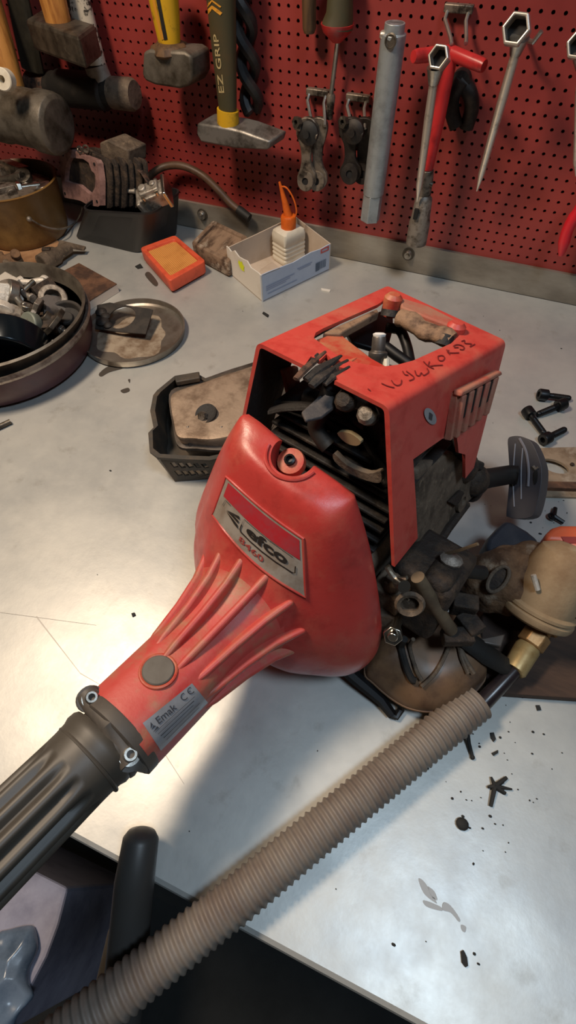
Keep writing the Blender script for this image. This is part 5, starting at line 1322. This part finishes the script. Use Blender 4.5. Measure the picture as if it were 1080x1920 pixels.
part('side_duct', MB().prism([QP(x, y, .004) for x, y in ((860, 822), (880, 856), (902, 866), (896, 884), (872, 872), (852, 850))], pn * -.02), 'black_plastic', bc_, bevel=.002)
# handle stem and curved knob
sk = onz(984, 892, .062); s0 = QP(905, 902, -.004)
s1 = onz(956, 890, .060)
part('handle_stem', MB().tube([s0, s0.lerp(s1, .4), s1, s1.lerp(sk, .5)], [.0095, .0088, .0088, .0088], 18), 'rubber', bc_, 'black handle stem')
kn = (CAM - sk).normalized(); kn = (kn + V3((-.55, -.1, .1))).normalized()
KO = [(952, 824), (960, 818), (976, 818), (994, 826), (1004, 842), (1013, 866), (1016, 885), (1013, 920), (1004, 958), (994, 970), (970, 973), (952, 969), (949, 964), (952, 930), (955, 890), (953, 850)]
kp = crom([onpl(x, y, sk, kn) for x, y in KO], 3, True)
knob = part('curved_knob', MB().prism(kp, -kn * .016), 'knob_grey', bc_, 'dark grey curved handle knob with raised lines', bevel=.003, seg=3)
for pts in (((966, 832), (963, 870), (962, 910), (964, 950)), ((980, 840), (977, 880), (977, 936)), ((974, 822), (986, 846), (991, 880), (990, 912))):
    part('raised_line', MB().tube(crom([onpl(x, y, sk + kn * .0001, kn) for x, y in pts], 5), .0007 if pts[0][0] != 974 else .0012, 6), 'knob_glint', knob, 'raised line with its highlight painted pale')  # ridges coloured pale to imitate the highlight along them
part('cord_hole', MB().prism(crom([onpl(x, y, sk + kn * .0002, kn) for x, y in ((1001, 886), (1008, 884), (1007, 902), (1002, 908))], 3, True), kn * .0006), 'hole_dark', knob)
part('cord_knot', MB().tube([onpl(x, y, sk + kn * .001, kn) for x, y in ((1000, 874), (1004, 880), (1009, 876))], .0013, 6), 'dull_alloy', knob)

# --- carburettor, rods and pipes low on the right
cb0 = E(82, 170, 14)
part('carburettor', MB().box(E(80, 174, 8), (.024, .020, .030), EB).cyl(E(84, 168, -2), E(88, 160, -2), .010).cyl(E(80, 172, 22), E(80, 170, 34), .006).cyl(E(88, 172, 16), E(96, 170, 18), .005), 'grimy_alloy', bc_, 'grimy carburettor beside the cowl', bevel=.0015)
part('carburettor_cover', MB().lathe([(.006, 0), (.0085, 0), (.010, .003), (.0085, .005), (.006, .004), (.006, 0)], PE(768, 1128, s=164), V3((.2, -.9, .5)), 20), 'grimy_alloy', bc_)
part('throttle_link', MB().tube(crom([PE(x, y, s=164) for x, y in ((726, 1062), (736, 1078), (752, 1094), (760, 1106))], 4), .0022, 8), 'steel', bc_, 'bright throttle link')
part('throttle_link', MB().tube([PE(x, y, s=163) for x, y in ((742, 1086), (763, 1083))], .0014, 6), 'bright_steel', bc_)
part('swivel', MB().cyl(PE(748, 1092, s=163), PE(758, 1100, s=158), .0042), 'bright_steel', bc_)
part('idle_spring', MB().tube([PE(758 + 9 * math.cos(k * .9), 1115 + k * 1.1 + 4 * math.sin(k * .9), s=164) for k in range(22)], .0009, 6), 'steel', bc_)
nt = PE(738, 1186, s=156); part('hex_nut', MB().hexhead(nt, nt + V3((.0, -.006, .007)), .0068).cyl(nt - V3((0, -.02, .004)), nt + V3((0, -.008, .009)), .0035), 'bright_steel', bc_, 'bright hexagon nut by the cowl edge', bevel=.0006)
r0_, r1_ = E(91, 172, 50), E(124, 196, -6)
r0_ = PE(783, 1082, s=172); r1_ = PE(846, 1182, s=190)
part('tan_rod', MB().tube([r0_, r1_], .0046, 16), 'tan_rod', bc_, 'dusty tan rod')
part('rod_foot', MB().box(r1_ + V3((.006, 0, -.006)), (.022, .012, .010), rotz(.4)).box(r1_ + V3((.012, .012, -.004)), (.014, .018, .010), rotz(.9)).box(r1_ + V3((.004, .022, .002)), (.018, .012, .016), rotz(.2)), 'dark_grime', bc_, bevel=.001)
part('black_pipe', MB().tube([PE(800, 1068, s=200), PE(842, 1066, s=214), PE(905, 1074, s=240)], .0055, 14), 'rubber', bc_, 'black pipe reaching to the right')
part('intake_block', MB().box(E(96, 205, 6), (.045, .050, .06), EB).box(E(104, 196, 30), (.02, .03, .02), EB), 'dark_grime', bc_, bevel=.006, seg=3)
part('grey_gasket', MB().sphere(PE(828, 1100, s=190), .0055, (1.3, 1, .6), 10).sphere(PE(846, 1050, s=204), .006, (1.4, 1, .6), 10), 'dull_alloy', bc_, 'pale crumbled gasket')
part('loose_wire', MB().tube([PE(830, 1040, s=205), PE(862, 1032, s=205), PE(896, 1020, s=205)], .0012, 6), 'tan_rod', bc_)
part('bracket_arm', MB().tube([onz(868, 1195, .05), onz(910, 1225, .04), onz(968, 1262, .02)], [.008, .009, .007], 10, flat=.5), 'rubber', bc_)
part('bracket_arm', MB().prism([onz(x, y, .045) for x, y in ((874, 1186), (905, 1196), (948, 1188), (940, 1212), (905, 1205))], (0, 0, -.006)), 'muffler_grey', bc_, bevel=.001)
# translucent brown tank below
TK = [(684, 1262), (700, 1282), (730, 1308), (762, 1327), (800, 1335), (836, 1330), (870, 1314), (898, 1288), (908, 1262), (890, 1200), (840, 1170), (760, 1180), (700, 1215)]
T0 = crom([onz(x, y, .014) for x, y in TK], 4, True); tc_ = sum(T0, V3()) / len(T0)
def tl(z, sc, dy=0): return [V3((tc_.x, tc_.y + dy, z)) + V3(((p.x - tc_.x) * sc, (p.y - tc_.y) * sc, 0)) for p in T0]
tko = part('fuel_tank', MB().loft([tl(.001, .72), tl(.004, .88), tl(.010, .98), tl(.016, 1.0), tl(.022, .985, .001), tl(.030, .93, .004), tl(.037, .82, .009), tl(.041, .66, .012), tl(.043, .45, .014)]), 'tank_brown', bc_, 'translucent brown fuel tank under the engine')
tkb = bvh_of(tko)
for pts, r in (([(866, 1190), (858, 1205), (868, 1235), (884, 1262)], .0022), ([(860, 1195), (862, 1230), (874, 1262)], .0018), ([(846, 1195), (836, 1225), (815, 1262), (790, 1285)], .0016), ([(752, 1215), (762, 1250), (772, 1272), (780, 1276)], .0028), ([(768, 1215), (780, 1255), (790, 1275)], .0016)):
    P = [hit(tkb, x, y, .0022) for i, (x, y) in enumerate(pts)]
    P = [P[0] + V3((0, .002, .012))] + P
    part('control_cable', MB().tube(crom(P, 5), r, 8), 'rubber' if r > .0025 else 'grimy_alloy', bc_)
part('tank_seam', MB().tube(tl(.0155, 1.005), .0009, 6, closed=True), 'tank_brown', bc_)
# foot stand
F0, F1, F2 = onz(668, 1272, .012), onz(735, 1340, .004), onz(752, 1330, .004)
part('stand_foot', MB().tube([onz(650, 1256, .014), F0, onz(715, 1312, .008), F1], [.006, .006, .005, .004], 8), 'bracket_black', bc_, 'dark stand foot under the cowl')
part('stand_foot', MB().tube([F1, onz(742, 1344, .004), F2, onz(752, 1318, .010)], .003, 8), 'bracket_black', bc_)
part('lower_case', ebox(-48, 60, 150, 250, -80, -56), 'dark_grime', bc_, bevel=.004)
# ------------------------------------------------------------------ dark board and air tool at the right, hose in front
P = [onz(x, y, .010) for x, y in ((872, 1180), (905, 1262), (925, 1282), (960, 1296), (1180, 1318), (1180, 1120), (900, 1120))]
P = [onz(x, y, .010) for x, y in ((905, 1150), (902, 1240), (918, 1286), (940, 1300), (1180, 1316), (1180, 1110), (960, 1110))]
solo('dark_board', MB().prism(P, (0, 0, -.0095)), 'dark_board', 'dark brown oily board lying under the dusty tan air tool at the right edge', 'board', bevel=.001, smooth=False)
fc = onz(1006, 1150, .040); axd = (onz(1080, 1040, .075) - fc).normalized()
axd = V3((.25, .62, .74)).normalized()
tool = thing('air_tool', V3((fc.x + .03, fc.y + .03, .010)), 'dusty tan air tool with an orange end, cut off by the right edge', 'air tool')
fm = onz(1006, 1143, .040); vd = (fm - CAM).normalized()
axd = ((CR * .52 - CD * .85) * math.sqrt(1 - .36 ** 2) - vd * .36).normalized()
RF = 69 * pxm(fm)
part('tool_body', MB().lathe([(RF * .5, .002), (RF * .86, .004), (RF * .88, .012), (RF * .84, .025), (RF * .82, .040), (RF * .72, .052), (RF * .4, .058), (0, .060)], fm, axd, 44), 'dusty_tan', tool, 'dust-caked tan body')
part('flange', MB().lathe([(0, -.007), (RF * .80, -.007), (RF * .97, -.004), (RF * 1.0, -.0015), (RF * 1.0, .001), (RF * .94, .002), (RF * .94, .003), (RF * .98, .0035), (RF * .98, .006), (RF * .86, .008), (0, .008)], fm, axd, 56), 'dusty_tan', tool, 'round dusty end flange')
e1, e2 = fm + axd * .026 + CR * .01, fm + axd * .028 + CR * .09
part('tool_barrel', MB().tube([e1, e1.lerp(e2, .3), e2], [RF * .82, RF * .84, RF * .84], 36), 'dusty_tan', tool)
# dirty left end with an oval ring
rndd = random.Random(11); mb = MB()
for (x, y, z, r) in ((905, 1085, .040, .015), (925, 1070, .048, .016), (950, 1062, .054, .016), (975, 1060, .056, .016), (1000, 1050, .058, .015), (930, 1105, .042, .016), (958, 1095, .050, .018), (985, 1090, .050, .017), (892, 1066, .04, .011), (948, 1125, .038, .012), (886, 1096, .03, .012), (915, 1118, .034, .013)):
    mb.sphere(onz(x, y, z), r * 1.15, (1, 1, .85), 14)
ob = part('front_case', mb, 'web_dirt', tool, 'dirt-clogged front case')
md = ob.modifiers.new('rm', 'REMESH'); md.mode = 'VOXEL'; md.voxel_size = .003; md.use_smooth_shade = True
tx = bpy.data.textures.new('lump', 'CLOUDS'); tx.noise_scale = .012
md = ob.modifiers.new('disp', 'DISPLACE'); md.texture = tx; md.strength = .006; md.mid_level = .5
oc = onz(934, 1086, .064)
on_ = (CAM - oc).normalized()
uu = (onz(952, 1061, .064) - oc).normalized(); uu = (uu - on_ * uu.dot(on_)).normalized(); vv = on_.cross(uu)
part('oval_ring', MB().tube([oc + uu * .0115 * math.cos(t) + vv * .0058 * math.sin(t) for t in [2 * PI * i / 30 for i in range(30)]], .0016, 8, closed=True), 'grimy_alloy', tool, 'oval ring in the dirt')
part('oval_recess', MB().add([oc - on_ * .001 + uu * .011 * math.cos(t) + vv * .0054 * math.sin(t) for t in [2 * PI * i / 30 for i in range(30)]], [tuple(range(30))]), 'dark_grime', tool)
part('small_tab', MB().tube([onz(1000, 1078, .082), onz(1008, 1106, .074)], .002, 8), 'white_alloy', tool, 'small pale tab')
P = [onz(x, y, .050) for x, y in ((911, 1022), (914, 1008), (934, 986), (948, 974), (962, 978), (990, 994), (1012, 1012), (1006, 1030), (960, 1044), (920, 1040))]
part('lever', MB().prism(P, (0, 0, -.028)), 'lever_dark', tool, 'blue-black lever block', bevel=.004, seg=3)
P = [onz(x, y, .066) for x, y in ((1024, 1012), (1026, 998), (1036, 988), (1052, 983), (1180, 985), (1180, 1040), (1080, 1028), (1050, 1014))]
part('orange_end', MB().prism(P, (0, 0, -.035)), 'tool_orange', tool, 'orange plastic end', bevel=.004, seg=3)
part('orange_slot', MB().prism([onz(x, y, .0665) for x, y in ((1052, 1006), (1180, 1008), (1180, 1022), (1060, 1018))], (0, 0, -.002)), 'ink_red', tool)
# brass coupling
n0, n1 = onz(1018, 1170, .032), onz(1000, 1200, .028)
hose = thing('air_hose', onz(600, 1580, 0), 'ribbed grey hose with brass fitting running from the dusty air tool to the front left', 'hose')
c = [onz(1026, 1165, .036), onz(1016, 1179, .034), onz(1010, 1187, .033), onz(993, 1210, .029), onz(989, 1216, .028), onz(964, 1256, .023), onz(905, 1318, .018)]
part('lock_nut', MB().hexhead(c[0], c[1], .0125), 'brass', hose, 'brass lock nut', bevel=.0012)
part('union_nut', MB().tube([c[1] - (c[2] - c[1]), c[2]], .0085, 20).hexhead(c[2], c[3], .0112), 'brass', hose, 'brass union nut', bevel=.0012)
part('ferrule', MB().tube([c[3], c[4], c[5], c[5].lerp(c[6], .02)], [.0085, .0098, .0094, .008], 24), 'brass_pale', hose, 'smooth brass ferrule', bevel=.0004)
HR = .0148
h0, h1, h2 = onz(893, 1316, HR + .002), onz(446, 1690, HR + .001), onz(166, 1912, HR + .0005)
part('inner_hose', MB().tube([c[5], c[6], h0, h0.lerp(h1, .03)], [.0062, .0066, .0066, .0066], 20), 'hose_black', hose, 'shiny black inner hose')
path = []; rad = []
d = (h1 - h0); Lh = d.length; far = h1 + (h2 - h1) * 1.6
pitch = .0052
tot = Lh + (far - h1).length; k = int(tot / (pitch / 6))
for i in range(k + 1):
    s = i * tot / k
    p = h0 + d * (s / Lh) if s < Lh else h1 + (far - h1) * ((s - Lh) / (far - h1).length)
    bow = math.sin(min(1, s / tot) * PI) * .004
    path.append(p + V3((bow * .3, bow, 0)))
    q = (s / pitch) % 1.0
    rad.append(HR * (1 - .13 * (.5 - .5 * math.cos(2 * PI * q)) ** .8))
part('ribbed_sleeve', MB().tube(path, rad, 26), 'conduit', hose, 'ribbed grey-brown sleeve', angle=80)

# ------------------------------------------------------------------ below and in front of the bench
ed = onz(250, 1638, 0)
p1, p2, p3 = onz(266, 1560, .026), onz(252, 1655, .0125), onz(222, 1960, -.055)
u = (p3 - p2).normalized()
hh = thing('handlebar', onz(262, 1580, 0), 'dark round-ended grey tool handle leaning over the front bench edge, left of the grey hose', 'handle')
part('handle_bar', MB().tube([p1 - (p2 - p1).normalized() * .002, p1, p1 + (p2 - p1).normalized() * .004, p2, p2.lerp(p3, .5), p3], [.004, .0092, .0118, .0130, .0135, .0138], 24), 'post_grey', hh)
q1, q2 = onz(236, 1728, -.02), onz(176, 1990, -.10)
part('inner_grip', MB().tube([q1, q1.lerp(q2, .03), q1.lerp(q2, .08), q2], [.003, .0085, .0105, .012], 20), 'grip_rubber', hh, 'lighter inner grip')
P = [onz(x, y, -.30) for x, y in ((-120, 1540), (126, 1665), (108, 1735), (86, 1795), (10, 1940), (-200, 1900))]
solo('storage_box', MB().prism(P, (0, 0, -.30)), 'box_grey', 'pale grey box standing in the dark under the left front of the bench', 'box', bevel=.004, smooth=False)
mb = MB(); rn = random.Random(5)
c = onz(-28, 1890, -.293)
mb.sphere(c, .04, (1, 1.5, .35), 28)
ob = solo('plastic_bag', mb, 'bag_film', 'crumpled bluish plastic bag lying on the pale grey box', 'bag', loc=onz(10, 1850, -.30))
md = ob.modifiers.new('sub', 'SUBSURF'); md.levels = 2; md.render_levels = 2
tx2 = bpy.data.textures.new('crumple', 'VORONOI'); tx2.noise_scale = .03
md = ob.modifiers.new('disp', 'DISPLACE'); md.texture = tx2; md.strength = .03; md.mid_level = .4
# ------------------------------------------------------------------ light
def area(name, loc, target, sx, sy, power, col):
    ld = bpy.data.lights.new(name, 'AREA'); ld.shape = 'RECTANGLE'; ld.size = sx; ld.size_y = sy; ld.energy = power; ld.color = col
    o = bpy.data.objects.new(name, ld); COL.objects.link(o); o.location = loc
    o.rotation_euler = (V3(target) - V3(loc)).to_track_quat('-Z', 'Y').to_euler(); return o
area('warm_wall_lamp', (-.54, .16, .96), (-.15, .30, 0), .22, .14, 10.0, (1, .80, .60))
area('cool_room_lamp', (.41, -.05, 1.40), (.12, .12, 0), .30, .24, 8.0, (.66, .83, 1))
w = bpy.data.worlds.new('world'); scene.world = w; w.use_nodes = True
w.node_tree.nodes['Background'].inputs[0].default_value = (.5, .48, .45, 1); w.node_tree.nodes['Background'].inputs[1].default_value = .15
vs = scene.view_settings; vs.view_transform = 'Standard'; vs.look = 'None'; vs.gamma = 1; vs.use_curve_mapping = False; vs.exposure = 0.0
